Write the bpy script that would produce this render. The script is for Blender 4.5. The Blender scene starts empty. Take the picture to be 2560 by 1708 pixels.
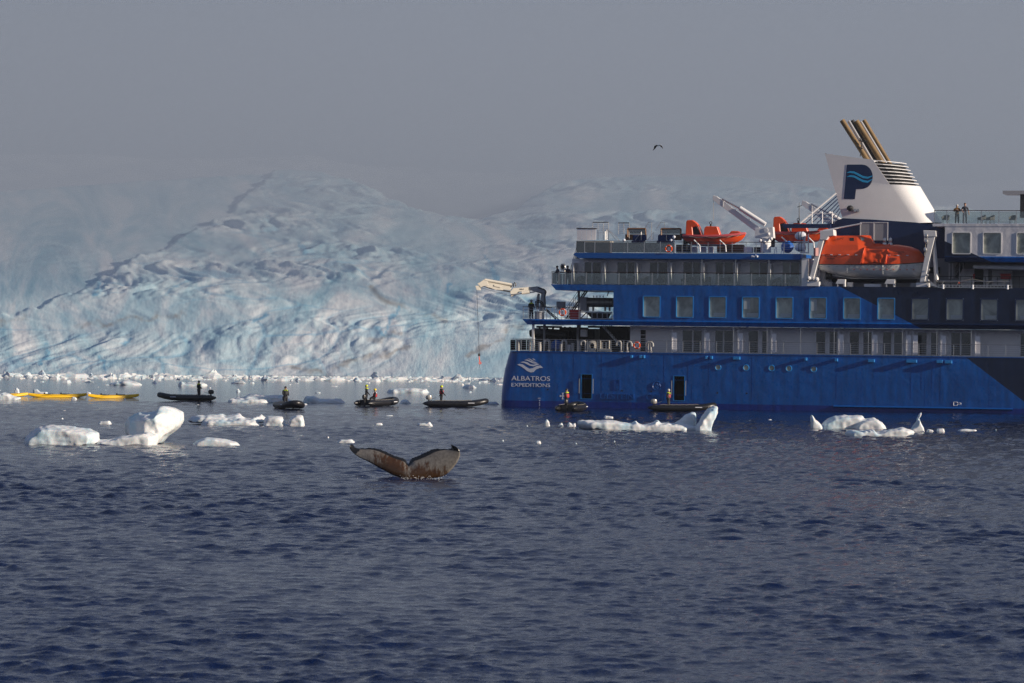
import bpy, bmesh, math, random
import numpy as np
from mathutils import Vector, Matrix, noise

random.seed(7)
rng = np.random.default_rng(11)
SC = bpy.context.scene
COL = SC.collection
R = math.radians

# ------------------------------------------------------------------ camera
F, CX, CY, HY, EYE = 8400.0, 1280.0, 854.0, 820.0, 7.5      # photograph is 2560 px wide; eye height in metres
ROLL = R(0.45)
cam_d = bpy.data.cameras.new('camera')
cam_d.sensor_width = 36.0
cam_d.lens = 36.0 * F / 2560.0
cam_d.clip_start, cam_d.clip_end = 1.0, 40000.0
cam = bpy.data.objects.new('camera', cam_d); COL.objects.link(cam)
CAM_M = Matrix.Translation((0, 0, EYE)) @ Matrix.Rotation(math.pi / 2 - math.atan((CY - HY) / F), 4, 'X') @ Matrix.Rotation(ROLL, 4, 'Z')
cam.matrix_world = CAM_M
cam_d.dof.use_dof = True
cam_d.dof.focus_distance = 300.0
cam_d.dof.aperture_fstop = 3.4
SC.camera = cam

# ------------------------------------------------------------------ sun and sky
SUN_EL, SUN_AZ = R(16.0), R(70.0)            # azimuth measured from "towards the camera" round to the right
SUN_DIR = Vector((math.sin(SUN_AZ) * math.cos(SUN_EL), -math.cos(SUN_AZ) * math.cos(SUN_EL), math.sin(SUN_EL)))
sun_d = bpy.data.lights.new('sun', 'SUN')
sun_d.energy = 5.0
sun_d.angle = R(0.6)
sun_d.color = (1.0, 0.86, 0.70)
sun = bpy.data.objects.new('sun', sun_d); COL.objects.link(sun)
sun.rotation_euler = (-SUN_DIR).to_track_quat('-Z', 'Y').to_euler()

world = bpy.data.worlds.new('World'); SC.world = world; world.use_nodes = True
wn, wl = world.node_tree.nodes, world.node_tree.links
bg = wn['Background']
sky = wn.new('ShaderNodeTexSky'); sky.sky_type = 'NISHITA'; sky.sun_disc = False
sky.sun_elevation = SUN_EL
sky.sun_rotation = math.atan2(SUN_DIR.x, SUN_DIR.y)
sky.air_density, sky.dust_density, sky.ozone_density = 1.0, 1.0, 1.5
SKY_STR = 0.06
tc = wn.new('ShaderNodeTexCoord')
sep = wn.new('ShaderNodeSeparateXYZ'); wl.new(tc.outputs['Generated'], sep.inputs[0])
# pale fog along the horizon all round, clearing to blue sky overhead (the sun is out)
ramp = wn.new('ShaderNodeMapRange'); ramp.interpolation_type = 'SMOOTHSTEP'
wl.new(sep.outputs['Z'], ramp.inputs['Value'])
ramp.inputs['From Min'].default_value, ramp.inputs['From Max'].default_value = 0.20, 0.72
k = 1.0 / SKY_STR
cloud = wn.new('ShaderNodeMix'); cloud.data_type = 'RGBA'
cloud.inputs['A'].default_value = (0.168 * k, 0.196 * k, 0.262 * k, 1)
cloud.inputs['B'].default_value = (0.080 * k, 0.120 * k, 0.225 * k, 1)
wl.new(ramp.outputs[0], cloud.inputs['Factor'])
wnoise = wn.new('ShaderNodeTexNoise'); wl.new(tc.outputs['Generated'], wnoise.inputs['Vector'])
wnoise.inputs['Scale'].default_value = 2.5; wnoise.inputs['Detail'].default_value = 4.0
wmr = wn.new('ShaderNodeMapRange'); wl.new(wnoise.outputs['Fac'], wmr.inputs['Value'])
wmr.inputs['To Min'].default_value, wmr.inputs['To Max'].default_value = 0.75, 1.25
wsc = wn.new('ShaderNodeVectorMath'); wsc.operation = 'SCALE'
wl.new(cloud.outputs['Result'], wsc.inputs[0]); wl.new(wmr.outputs[0], wsc.inputs['Scale'])
wmix = wn.new('ShaderNodeMix'); wmix.data_type = 'RGBA'; wmix.inputs['Factor'].default_value = 0.85
wl.new(sky.outputs[0], wmix.inputs['A']); wl.new(wsc.outputs[0], wmix.inputs['B'])
wl.new(wmix.outputs['Result'], bg.inputs['Color'])
bg.inputs['Strength'].default_value = SKY_STR

SC.view_settings.view_transform = 'Standard'
SC.view_settings.look = 'None'
SC.view_settings.exposure = 0.33
SC.view_settings.gamma = 1.0
SC.view_settings.use_curve_mapping = False
SC.cycles.use_denoising = True
try: SC.cycles.denoising_prefilter = 'FAST'
except Exception: pass
SC.cycles.max_bounces = 6
SC.cycles.diffuse_bounces = 3
SC.cycles.glossy_bounces = 3
SC.cycles.transmission_bounces = 4
SC.cycles.transparent_max_bounces = 12
SC.cycles.volume_bounces = 0
SC.cycles.caustics_reflective = False
SC.cycles.caustics_refractive = False

# ------------------------------------------------------------------ helpers
def ray(px, py):
    d = Vector(((px - CX) / F, -(py - CY) / F, -1.0))
    return CAM_M.to_3x3() @ d
def on_water(px, py, z=0.0):
    d = ray(px, py); t = (z - EYE) / d.z
    return Vector((0, 0, EYE)) + d * t
def at_dist(px, py, D):
    d = ray(px, py)
    return Vector((0, 0, EYE)) + d * (D / d.y)

def prop(o, label=None, cat=None, group=None, kind=None):
    if label: o['label'] = label
    if cat: o['category'] = cat
    if group: o['group'] = group
    if kind: o['kind'] = kind
    return o
def empty(name, loc=(0, 0, 0), rz=0.0, parent=None):
    o = bpy.data.objects.new(name, None); COL.objects.link(o)
    o.empty_display_size = 0.3
    o.location = loc; o.rotation_euler = (0, 0, rz)
    if parent: o.parent = parent
    return o
def mesh_obj(name, verts, faces, m=None, parent=None, smooth=False):
    me = bpy.data.meshes.new(name)
    me.from_pydata([tuple(v) for v in verts], [], faces)
    me.update()
    return link(name, me, m, parent, smooth)
def link(name, me, m=None, parent=None, smooth=False):
    o = bpy.data.objects.new(name, me); COL.objects.link(o)
    if m and not me.materials: me.materials.append(m)
    if parent: o.parent = parent
    if smooth:
        me.polygons.foreach_set('use_smooth', [True] * len(me.polygons))
    return o
def grid_faces(nr, nc, off=0):
    i = np.arange(nr - 1)[:, None] * nc + np.arange(nc - 1)[None, :] + off
    return np.stack([i, i + 1, i + nc + 1, i + nc], -1).reshape(-1, 4)
def grid_mesh(name, P, nr, nc, m, smooth=True, flip=False):
    me = bpy.data.meshes.new(name)
    f = grid_faces(nr, nc)
    if flip: f = f[:, ::-1]
    me.vertices.add(len(P)); me.vertices.foreach_set('co', np.ascontiguousarray(P, dtype=np.float32).ravel())
    me.loops.add(f.size); me.loops.foreach_set('vertex_index', np.ascontiguousarray(f, dtype=np.int32).ravel())
    me.polygons.add(len(f)); me.polygons.foreach_set('loop_start', np.arange(0, f.size, 4, dtype=np.int32))
    me.polygons.foreach_set('loop_total', np.full(len(f), 4, dtype=np.int32))
    me.polygons.foreach_set('use_smooth', np.full(len(f), smooth))
    me.update(calc_edges=True)
    return link(name, me, m)

class MB:
    """collects boxes, bars, tubes, lofts; build() links them as one mesh"""
    def __init__(s): s.v, s.f = [], []
    def add(s, vs, fs):
        o = len(s.v); s.v += [tuple(v) for v in vs]; s.f += [tuple(i + o for i in f) for f in fs]; return s
    def box(s, a, b):
        (x0, y0, z0), (x1, y1, z1) = a, b
        return s.add([(x0,y0,z0),(x1,y0,z0),(x1,y1,z0),(x0,y1,z0),(x0,y0,z1),(x1,y0,z1),(x1,y1,z1),(x0,y1,z1)],
                     [(0,3,2,1),(4,5,6,7),(0,1,5,4),(1,2,6,5),(2,3,7,6),(3,0,4,7)])
    def tube(s, pts, r, n=8, cap=True, up=None):
        pts = [Vector(p) for p in pts]
        rs = r if isinstance(r, (list, tuple)) else [r] * len(pts)
        vs, fs = [], []; prev = None
        for i, p in enumerate(pts):
            t = (pts[min(i + 1, len(pts) - 1)] - pts[max(i - 1, 0)])
            t = t.normalized() if t.length > 1e-9 else Vector((0, 0, 1))
            if prev is None:
                a = t.orthogonal().normalized() if up is None else (Vector(up) - t * t.dot(Vector(up))).normalized()
            else:
                a = (prev - t * t.dot(prev)).normalized()
            prev = a; b = t.cross(a)
            for k in range(n):
                w = 2 * math.pi * (k + (0.5 if n == 4 else 0)) / n
                vs.append(p + (a * math.cos(w) + b * math.sin(w)) * rs[i])
        for i in range(len(pts) - 1):
            for k in range(n):
                fs.append((i*n + k, i*n + (k+1) % n, (i+1)*n + (k+1) % n, (i+1)*n + k))
        if cap:
            fs.append(tuple(range(n))[::-1]); fs.append(tuple((len(pts)-1)*n + k for k in range(n)))
        return s.add(vs, fs)
    def bar(s, a, b, w, h=None):          # square bar
        return s.tube([a, b], w * 0.7071, n=4)
    def prism(s, poly, y0, y1):           # polygon in X,Z extruded along Y
        n = len(poly)
        vs = [(p[0], y0, p[1]) for p in poly] + [(p[0], y1, p[1]) for p in poly]
        fs = [tuple(range(n)), tuple(range(2*n - 1, n - 1, -1))] + [(i, i + n, (i+1) % n + n, (i+1) % n) for i in range(n)]
        return s.add(vs, fs)
    def loft(s, rings, close=True, cap=True):
        n = len(rings[0]); vs = [p for r in rings for p in r]; fs = []
        for i in range(len(rings) - 1):
            for k in range(n if close else n - 1):
                fs.append((i*n + k, i*n + (k+1) % n, (i+1)*n + (k+1) % n, (i+1)*n + k))
        if cap:
            fs.append(tuple(range(n))[::-1]); fs.append(tuple((len(rings)-1)*n + k for k in range(n)))
        return s.add(vs, fs)
    def ball(s, c, r, n=8, m=6):
        rx, ry, rz = r if isinstance(r, (list, tuple)) else (r, r, r)
        rings = []
        for i in range(m + 1):
            a = math.pi * (0.02 + 0.96 * i / m) - math.pi / 2
            rings.append([(c[0] + rx*math.cos(a)*math.cos(2*math.pi*k/n), c[1] + ry*math.cos(a)*math.sin(2*math.pi*k/n), c[2] + rz*math.sin(a)) for k in range(n)])
        return s.loft(rings)
    def torus(s, c, R_, r, axis='Y', n=20, m=8):
        pts = []
        for i in range(n):
            a = 2*math.pi*i/n
            pts.append(a)
        vs, fs = [], []
        for i in range(n):
            for k in range(m):
                a, b = 2*math.pi*i/n, 2*math.pi*k/m
                q = (R_ + r*math.cos(b))
                u, v, w = q*math.cos(a), r*math.sin(b), q*math.sin(a)
                vs.append((c[0]+u, c[1]+v, c[2]+w) if axis == 'Y' else (c[0]+u, c[1]+w, c[2]+v))
        for i in range(n):
            for k in range(m):
                fs.append((i*m+k, i*m+(k+1)%m, ((i+1)%n)*m+(k+1)%m, ((i+1)%n)*m+k))
        return s.add(vs, fs)
    def build(s, name, m, parent=None, smooth=False, bevel=0.0):
        me = bpy.data.meshes.new(name); me.from_pydata(s.v, [], s.f); me.update()
        bm = bmesh.new(); bm.from_mesh(me)
        bmesh.ops.recalc_face_normals(bm, faces=bm.faces)
        if bevel:
            bmesh.ops.bevel(bm, geom=bm.edges[:], offset=bevel, segments=1, affect='EDGES')
        bm.to_mesh(me); bm.free()
        o = link(name, me, m, parent, smooth)
        if smooth:
            try: me.set_sharp_from_angle(angle=R(38))
            except Exception: pass
        return o

# ------------------------------------------------------------------ materials
MATS = {}
def mat(name, col=(0.5, 0.5, 0.5), rough=0.5, metal=0.0, spec=0.5, var=0.0, vscale=2.0, bump=0.0, bscale=20.0, coat=0.0):
    if name in MATS: return MATS[name]
    m = bpy.data.materials.new(name); m.use_nodes = True
    n, l = m.node_tree.nodes, m.node_tree.links
    p = n['Principled BSDF']
    p.inputs['Base Color'].default_value = (*col, 1)
    p.inputs['Roughness'].default_value = rough
    p.inputs['Metallic'].default_value = metal
    p.inputs['Specular IOR Level'].default_value = spec
    if coat: p.inputs['Coat Weight'].default_value = coat
    if var or bump:
        t = n.new('ShaderNodeTexCoord')
        z = n.new('ShaderNodeTexNoise'); z.inputs['Scale'].default_value = vscale; z.inputs['Detail'].default_value = 5
        l.new(t.outputs['Object'], z.inputs['Vector'])
        if var:
            mx = n.new('ShaderNodeMix'); mx.data_type = 'RGBA'
            mx.inputs['A'].default_value = (*[c * (1 - var) for c in col], 1)
            mx.inputs['B'].default_value = (*[min(1, c * (1 + var)) for c in col], 1)
            l.new(z.outputs['Fac'], mx.inputs['Factor']); l.new(mx.outputs['Result'], p.inputs['Base Color'])
        if bump:
            z2 = n.new('ShaderNodeTexNoise'); z2.inputs['Scale'].default_value = bscale; z2.inputs['Detail'].default_value = 4
            l.new(t.outputs['Object'], z2.inputs['Vector'])
            b = n.new('ShaderNodeBump'); b.inputs['Strength'].default_value = bump; b.inputs['Distance'].default_value = 0.1
            l.new(z2.outputs['Fac'], b.inputs['Height']); l.new(b.outputs[0], p.inputs['Normal'])
    MATS[name] = m
    return m

# ================================================================== SETTING: sea
def water_material():
    m = bpy.data.materials.new('sea_water'); m.use_nodes = True
    n, l = m.node_tree.nodes, m.node_tree.links
    p = n['Principled BSDF']
    p.inputs['Base Color'].default_value = (0.0015, 0.008, 0.043, 1)
    p.inputs['IOR'].default_value = 1.333
    t = n.new('ShaderNodeTexCoord')
    mp = n.new('ShaderNodeMapping'); mp.inputs['Scale'].default_value = (1.0, 0.7, 1.0)
    l.new(t.outputs['Object'], mp.inputs['Vector'])
    z = n.new('ShaderNodeTexNoise'); z.inputs['Scale'].default_value = 7.0; z.inputs['Detail'].default_value = 4; z.inputs['Roughness'].default_value = 0.6
    l.new(mp.outputs[0], z.inputs['Vector'])
    at = n.new('ShaderNodeAttribute'); at.attribute_name = 'chop'
    ml = n.new('ShaderNodeMath'); ml.operation = 'MULTIPLY'; l.new(at.outputs['Fac'], ml.inputs[0]); ml.inputs[1].default_value = 0.5
    rr = n.new('ShaderNodeMapRange'); l.new(at.outputs['Fac'], rr.inputs['Value']); rr.inputs['From Min'].default_value = 0.2; rr.inputs['From Max'].default_value = 0.9
    rr.inputs['To Min'].default_value = 0.08; rr.inputs['To Max'].default_value = 0.04; l.new(rr.outputs[0], p.inputs['Roughness'])
    b = n.new('ShaderNodeBump'); b.inputs['Distance'].default_value = 0.10
    l.new(ml.outputs[0], b.inputs['Strength']); l.new(z.outputs['Fac'], b.inputs['Height']); l.new(b.outputs[0], p.inputs['Normal'])
    return m

def build_sea():
    # rows of growing spacing from just before the camera to the foot of the glacier, then coarse out to the horizon
    d = [34.0, 40.0, 46.0, 52.0, 57.0, 62.0]
    while d[-1] < 150: d.append(d[-1] + max(0.078, 0.00102 * d[-1]))
    while d[-1] < 330:
        q = min(1.0, (d[-1] - 150) / 120.0); d.append(d[-1] * (1.00102 + 0.0014 * q))
    while d[-1] < 560: d.append(d[-1] + 0.02 * d[-1])
    while d[-1] < 14000: d.append(d[-1] * 1.25)
    d = np.array([-9000, -2000, -400, -80, -20, 5, 20] + d)
    NC = 630
    s = np.linspace(-1, 1, NC)
    half = np.where(d > 30, 0.178 * np.abs(d) + 5.0, 9.0)
    X = s[None, :] * half[:, None]
    lo, hi = np.array([-9000., -1500., -300.]), np.array([300., 1500., 9000.])
    edge = np.clip(half * 1.4, 0, None)
    left = np.stack([-9000 + 0*d, -np.maximum(1500, half*1.3), -np.maximum(300, half * 1.15)], 1)
    right = -left[:, ::-1]
    X = np.concatenate([left, X, right], 1); NC += 6
    Y = np.repeat(d[:, None], NC, 1)
    x, y = X.ravel(), Y.ravel()
    h = np.zeros_like(x); dx = np.zeros_like(x); dy = np.zeros_like(x)
    cut = np.maximum(0.0029 * np.abs(y), 0.18); kept = np.zeros_like(x)     # shortest wave the grid carries at that distance
    r2 = np.random.default_rng(5)
    chop = np.interp(y, [0, 220, 265, 315, 360, 430], [1.0, 1.0, 0.85, 0.45, 0.16, 0.10])
    # gusts: patches of rougher and calmer water
    gust = 1 + 0.30 * np.sin(x * 0.11 + 1.7 * np.sin(y * 0.043)) * np.sin(y * 0.067 + 0.8) + 0.2 * np.sin(x * 0.27 + y * 0.13)
    N = 170
    lam = np.exp(r2.uniform(np.log(0.20), np.log(3.0), N))
    th = r2.normal(R(83), R(34), N)                       # travelling mostly towards / away from the camera
    ph = r2.uniform(0, 2 * math.pi, N)
    amp = lam * (np.exp(-(np.log(lam / 0.42) / 0.45) ** 2) + 0.9 * np.exp(-(np.log(lam / 1.25) / 0.5) ** 2))
    amp *= 0.178 / math.sqrt(np.sum((amp * 2 * math.pi / lam) ** 2) / 2)
    for i in range(N):
        kx, ky = 2*math.pi/lam[i]*math.cos(th[i]), 2*math.pi/lam[i]*math.sin(th[i])
        a = amp[i] * np.clip((lam[i] / cut - 0.8) / 0.5, 0, 1)
        kept += (a * 2 * math.pi / lam[i]) ** 2 / 2
        q = kx * x + ky * y + ph[i]
        c, sn = np.cos(q), np.sin(q)
        h += a * c
        dx -= a * math.cos(th[i]) * sn; dy -= a * math.sin(th[i]) * sn
    gain = np.clip((0.0317 / np.maximum(kept, 1e-4)) ** 0.32, 1, 1.6); h *= gain; dx *= gain; dy *= gain
    sg = h[(y > 60) & (y < 200)].std(); h = h + 0.06 * (h * h / sg - sg)
    fade = chop * gust
    inside = (np.abs(x) <= np.repeat(half[:, None], NC, 1).ravel() + 1e-3) & (y >= 29) & (y < 600)
    fade = np.where(inside, fade, 0)
    P = np.stack([x + 0.6 * dx * fade, y + 0.6 * dy * fade, h * fade], 1)
    o = grid_mesh('sea', P, len(d), NC, water_material())
    a = o.data.attributes.new('chop', 'FLOAT', 'POINT')
    a.data.foreach_set('value', (chop * np.where(y > 0, 1, 0.5)).astype(np.float32))
    prop(o, 'dark blue rippled sea water', kind='structure')
build_sea()

# ================================================================== SETTING: glacier and the snowfield behind it
def fbm(p, s, o=4, seed=0.0):
    return noise.fractal(Vector((p[0]*s + seed, p[1]*s - seed*1.7, p[2]*s + seed*0.3)), 0.9, 2.0, o)

def ice_material(name, blue, dirt):
    m = bpy.data.materials.new(name); m.use_nodes = True
    n, l = m.node_tree.nodes, m.node_tree.links
    p = n['Principled BSDF']; p.inputs['Roughness'].default_value = 0.65; p.inputs['Specular IOR Level'].default_value = 0.25
    if blue:
        t = n.new('ShaderNodeAttribute'); t.attribute_name = 'face'; TV = t.outputs['Vector']
    else:
        t = n.new('ShaderNodeTexCoord'); TV = t.outputs['Object']
    z = n.new('ShaderNodeTexNoise'); z.inputs['Scale'].default_value = 0.085; z.inputs['Detail'].default_value = 10; z.inputs['Roughness'].default_value = 0.65; z.inputs['Distortion'].default_value = 1.2
    l.new(TV, z.inputs['Vector'])
    cr = n.new('ShaderNodeValToRGB'); l.new(z.outputs['Fac'], cr.inputs[0])
    e = cr.color_ramp.elements
    e[0].position, e[0].color = 0.36, (0.30, 0.50, 0.59, 1) if blue else (0.55, 0.62, 0.68, 1)
    e[1].position, e[1].color = 0.62, (0.78, 0.80, 0.79, 1)
    x = e.new(0.48); x.color = (0.50, 0.65, 0.70, 1) if blue else (0.66, 0.70, 0.73, 1)
    col = cr.outputs[0]
    if dirt:
        a = n.new('ShaderNodeAttribute'); a.attribute_name = 'dirt'
        z2 = n.new('ShaderNodeTexNoise'); z2.inputs['Scale'].default_value = 0.5; z2.inputs['Detail'].default_value = 6
        l.new(TV, z2.inputs['Vector'])
        mm = n.new('ShaderNodeMapRange'); mm.inputs['From Min'].default_value, mm.inputs['From Max'].default_value = 0.33, 0.58
        l.new(z2.outputs['Fac'], mm.inputs['Value'])
        ml = n.new('ShaderNodeMath'); ml.operation = 'MULTIPLY'; l.new(a.outputs['Fac'], ml.inputs[0]); l.new(mm.outputs[0], ml.inputs[1])
        mx = n.new('ShaderNodeMix'); mx.data_type = 'RGBA'
        l.new(ml.outputs[0], mx.inputs['Factor']); l.new(col, mx.inputs['A']); mx.inputs['B'].default_value = (0.30, 0.26, 0.22, 1)
        b2 = n.new('ShaderNodeAttribute'); b2.attribute_name = 'blue'
        mx2 = n.new('ShaderNodeMix'); mx2.data_type = 'RGBA'
        l.new(b2.outputs['Fac'], mx2.inputs['Factor']); l.new(mx.outputs['Result'], mx2.inputs['A']); mx2.inputs['B'].default_value = (0.10, 0.40, 0.60, 1)
        col = mx2.outputs['Result']
    l.new(col, p.inputs['Base Color'])
    zb = n.new('ShaderNodeTexNoise'); zb.inputs['Scale'].default_value = 0.7 if blue else 0.05; zb.inputs['Detail'].default_value = 8; zb.inputs['Roughness'].default_value = 0.62
    l.new(TV, zb.inputs['Vector'])
    b = n.new('ShaderNodeBump'); b.inputs['Strength'].default_value = 0.30; b.inputs['Distance'].default_value = 0.8 if blue else 6.0
    l.new(zb.outputs['Fac'], b.inputs['Height']); l.new(b.outputs[0], p.inputs['Normal'])
    return m

def interp(x, pts):
    return np.interp(x, [p[0] for p in pts], [p[1] for p in pts])

def px_of(x, y):        # photograph column (ignoring the small roll) of a world point: used to lay out the ridge line
    return CX + F * x / y
CREST = [(-500, 500), (-150, 488), (0, 478), (300, 455), (500, 440), (640, 432), (720, 428), (800, 432), (900, 462), (960, 492), (1030, 522), (1110, 543), (1200, 547), (1290, 520),
         (1360, 472), (1430, 446), (1600, 436), (1800, 440), (2000, 460), (2300, 500), (2700, 540), (3100, 560)]
# below and right of this line the ice is a broken icefall standing proud of the smooth slope above it
STEP = [(-500, 870), (-100, 835), (0, 800), (90, 778), (160, 748), (250, 702), (330, 664), (420, 614), (500, 574), (560, 545), (640, 470), (720, 380), (3200, 380)]
STREAKS = [[(180, 830), (330, 805), (470, 790)], [(0, 818), (60, 800)], [(830, 925), (900, 905), (960, 880)], [(925, 720), (960, 755), (1010, 770)],
           [(1060, 785), (1110, 800)], [(1170, 890), (1230, 862), (1290, 815), (1330, 790)], [(930, 855), (1010, 838)], [(960, 890), (1030, 870)], [(700, 925), (820, 935)]]
BLUES = [[(945, 820), (960, 845), (985, 800), (1000, 770)], [(235, 745), (245, 715)], [(745, 610), (755, 640)], [(1215, 640), (1240, 700)], [(105, 920), (112, 870)], [(310, 870), (320, 855)], [(1120, 730), (1130, 712)], [(640, 810), (670, 790)], [(265, 935), (250, 900)]]

def seg_dist(px, py, pts):
    best = np.full(px.shape, 1e9)
    for (ax, ay), (bx, by) in zip(pts[:-1], pts[1:]):
        vx, vy = bx-ax, by-ay
        t = np.clip(((px-ax)*vx + (py-ay)*vy) / (vx*vx+vy*vy), 0, 1)
        best = np.minimum(best, np.hypot(px-ax-t*vx, py-ay-t*vy))
    return best

def build_glacier():
    NCOL, NR1, NR2 = 780, 330, 20
    a = np.linspace(-0.235, 0.235, NCOL)
    px = CX + F * a
    wob = np.array([noise.noise(Vector((v * 22, 3.1, 0))) * 9 + noise.noise(Vector((v * 90, 9.1, 0))) * 2 for v in a])
    Df = 500.0 + wob
    pc = interp(px, CREST)
    pcw = np.array([noise.noise(Vector((v * 300, 1.1, 0))) * 5 + noise.noise(Vector((v * 900, 5.1, 0))) * 2.5 for v in a])
    Dc = Df + 60 + np.clip((850 - pc), 0, 500) ** 1.25 * 1.0
    Zc = EYE + (HY - pc) * Dc / F
    t = np.linspace(0, 1, NR1)[:, None]
    D = Df + (Dc - Df) * (0.12 * t + 0.88 * t ** 2.3)
    pyf = HY + F * (EYE + 1.2) / Df                       # image row of the foot: rows are spread evenly up the visible face
    Z = EYE + (HY - (pyf + (pc - pyf) * t)) * D / F
    X = a[None, :] * D
    t2 = np.linspace(0, 1, NR2 + 1)[1:, None]
    D2 = Dc + 160 * t2; Z2 = Zc - 8 * t2 ** 1.2; X2 = a[None, :] * D2
    P = np.stack([np.concatenate([X, X2]), np.concatenate([D, D2]), np.concatenate([Z, Z2])], -1)
    nr = NR1 + NR2
    flat = P.reshape(-1, 3).copy()
    tt = np.concatenate([np.repeat(t, NCOL, 1), np.ones((NR2, NCOL))]).ravel()
    bpy_ = HY - F * (flat[:, 2] - EYE) / flat[:, 1]; bpx_ = CX + F * flat[:, 0] / flat[:, 1]
    wv = np.array([noise.noise(Vector((q * .02, 4.4, 0))) * 14 + noise.noise(Vector((q * .07, 8.4, 0))) * 7 for q in np.linspace(0, 3000, 3001)])
    icefall = np.clip((bpy_ - interp(bpx_, STEP) - np.interp(bpx_, np.arange(3001), wv)) / 14.0 + .5, 0, 1); icefall = icefall * icefall * (3 - 2 * icefall)
    disp = np.empty(len(flat)); side = np.empty(len(flat))
    V = Vector; nz = noise.noise; crev = np.zeros(len(flat))
    for i, (x, y, z) in enumerate(flat):
        k = 505.0 / y                                      # farther seracs are larger
        u, w, y_ = x * k, z * k, y * 0.006
        g1 = nz(V((u*.030, y_, w*.05 + u*.012))); g2 = nz(V((u*.034 + 7, y_, w*.06 - 3)))
        a1 = u + g1 * 16; a2 = w + g2 * 9
        # flow bands dipping to the left, crumpled
        b1 = nz(V(((a1*.8 + a2*.6)*.035, y_, (a2*.8 - a1*.35)*.115)))
        b2 = 1 - abs(nz(V(((a1 + a2*.5)*.085, y_ + 5, (a2 - a1*.40)*.24)))) * 2
        b3 = 1 - abs(nz(V((a1*.21, y_ + 9, (a2 - a1*.3)*.50)))) * 2
        b4 = nz(V((u*.42, y_*3, w*.55))) + .5 * nz(V((u*.8, y_*6, w*1.1)))
        f = max(0.0, min(1.0, 0.5 + 1.6 * g2 + .5 * b1))   # some places broken, some smooth
        c = noise.voronoi(V((a1*.085, y_, (a2 - a1*.30)*.15)))[0]
        e1 = c[1] - c[0]
        c = noise.voronoi(V((a1*.24, y_ + 3, (a2 - a1*.2)*.36)))[0]
        e2 = c[1] - c[0]
        c = noise.voronoi(V((a1*.55, y_ + 6, (a2 - a1*.25)*.75)))[0]
        e3 = c[1] - c[0]
        crev[i] = max(0.0, 1 - e1 / .06) * (.3 + f) + .5 * max(0.0, 1 - e2 / .07) * f
        disp[i] = (min(e1, .35) - .2) * 3.4 * (.25 + f) + (min(e2, .3) - .15) * 1.9 * (.15 + f) + (min(e3, .35) - .18) * 1.1 * (.25 + f) + g1 * 2.2 + b1 * 1.7 + (b2 - .55) * 1.0 * (.35 + f) + (b3 - .5) * .75 * (.15 + f) + b4 * .42 * (.35 + f)
        side[i] = g2
    env = np.clip(tt / 0.05, 0.15, 1) * np.interp(tt, [0, .6, 1], [1, 1, .55])
    disp *= 0.41 * env * flat[:, 1] / 505.0 * (0.22 + 0.78 * icefall)
    disp += 0.6 * (icefall - 1) * flat[:, 1] / 505.0 * np.clip(tt / .05, 0, 1)
    steep = np.interp(tt, [0, .25, .55], [0.95, .6, .08])
    flat[:, 1] -= disp * steep
    flat[:, 2] += disp * (1.0 - steep * .8) * np.clip(tt / .1, 0, 1)
    flat[:, 0] += side * 0.8 * env
    o = grid_mesh('glacier', flat, nr, NCOL, ice_material('glacier_ice', True, True))
    ppx = CX + F * flat[:, 0] / flat[:, 1]; ppy = HY - F * (flat[:, 2] - EYE) / flat[:, 1]
    wig = np.array([noise.noise(Vector((a_ * .03, b_ * .03, 1.5))) * 16 + noise.noise(Vector((a_ * .11, b_ * .11, 2.5))) * 7 for a_, b_ in zip(ppx, ppy)])
    dirt = np.zeros(len(flat)); blue = np.zeros(len(flat))
    for s in STREAKS: dirt = np.maximum(dirt, 0.7 * np.clip(1.15 - seg_dist(ppx + wig, ppy + wig * .8, s) / 9, 0, 1))
    blue = np.clip(crev, 0, 1) * .42 * (.15 + .85 * icefall)
    for s in BLUES: blue = np.maximum(blue, 0.7 * np.clip(1.3 - seg_dist(ppx + wig, ppy, s) / 4.5, 0, 1))
    kk = 505.0 / flat[:, 1]
    fc = np.stack([flat[:, 0] * kk, flat[:, 2] * kk, flat[:, 1] * .01], 1)
    o.data.attributes.new('face', 'FLOAT_VECTOR', 'POINT').data.foreach_set('vector', fc.astype(np.float32).ravel())
    o.data.attributes.new('dirt', 'FLOAT', 'POINT').data.foreach_set('value', dirt.astype(np.float32))
    o.data.attributes.new('blue', 'FLOAT', 'POINT').data.foreach_set('value', blue.astype(np.float32))
    prop(o, 'pale blue glacier front broken into seracs above the water', kind='structure')

    # snowfield behind: starts hidden behind the crest, climbs away into the fog
    gpx, gDc, gpc = px, Dc, pc
    NCOL, NR = 300, 170
    a = np.linspace(-0.235, 0.235, NCOL)
    pxx = CX + F * a
    D0 = np.interp(pxx, gpx, gDc) + 25
    crest = interp(pxx, CREST)
    base = crest + 120
    top = interp(pxx, [(-800, 400), (0, 405), (500, 410), (800, 400), (1000, 425), (1500, 430), (2000, 440), (3300, 470)])
    s = np.linspace(0, 1, NR)[:, None]
    DD = D0 * (13500 / D0) ** s
    A = np.repeat(a[None, :], NR, 0)
    X = A * DD
    PX = CX + F * A
    prof = s ** 0.85
    stepc = 0.52 + 0.05 * np.sin(A * 60) + 0.03 * np.sin(A * 170) + 0.10 * (A + 0.1)
    prof = prof + 0.035 * np.tanh((s - stepc) * 30) * np.clip((800 - PX) / 300, 0, 1)
    pyy = base + (top - base) * np.clip(prof, 0, 1.02)
    Z = EYE + (HY - pyy) * DD / F
    flat = np.stack([X, DD, Z], -1).reshape(-1, 3)
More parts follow.
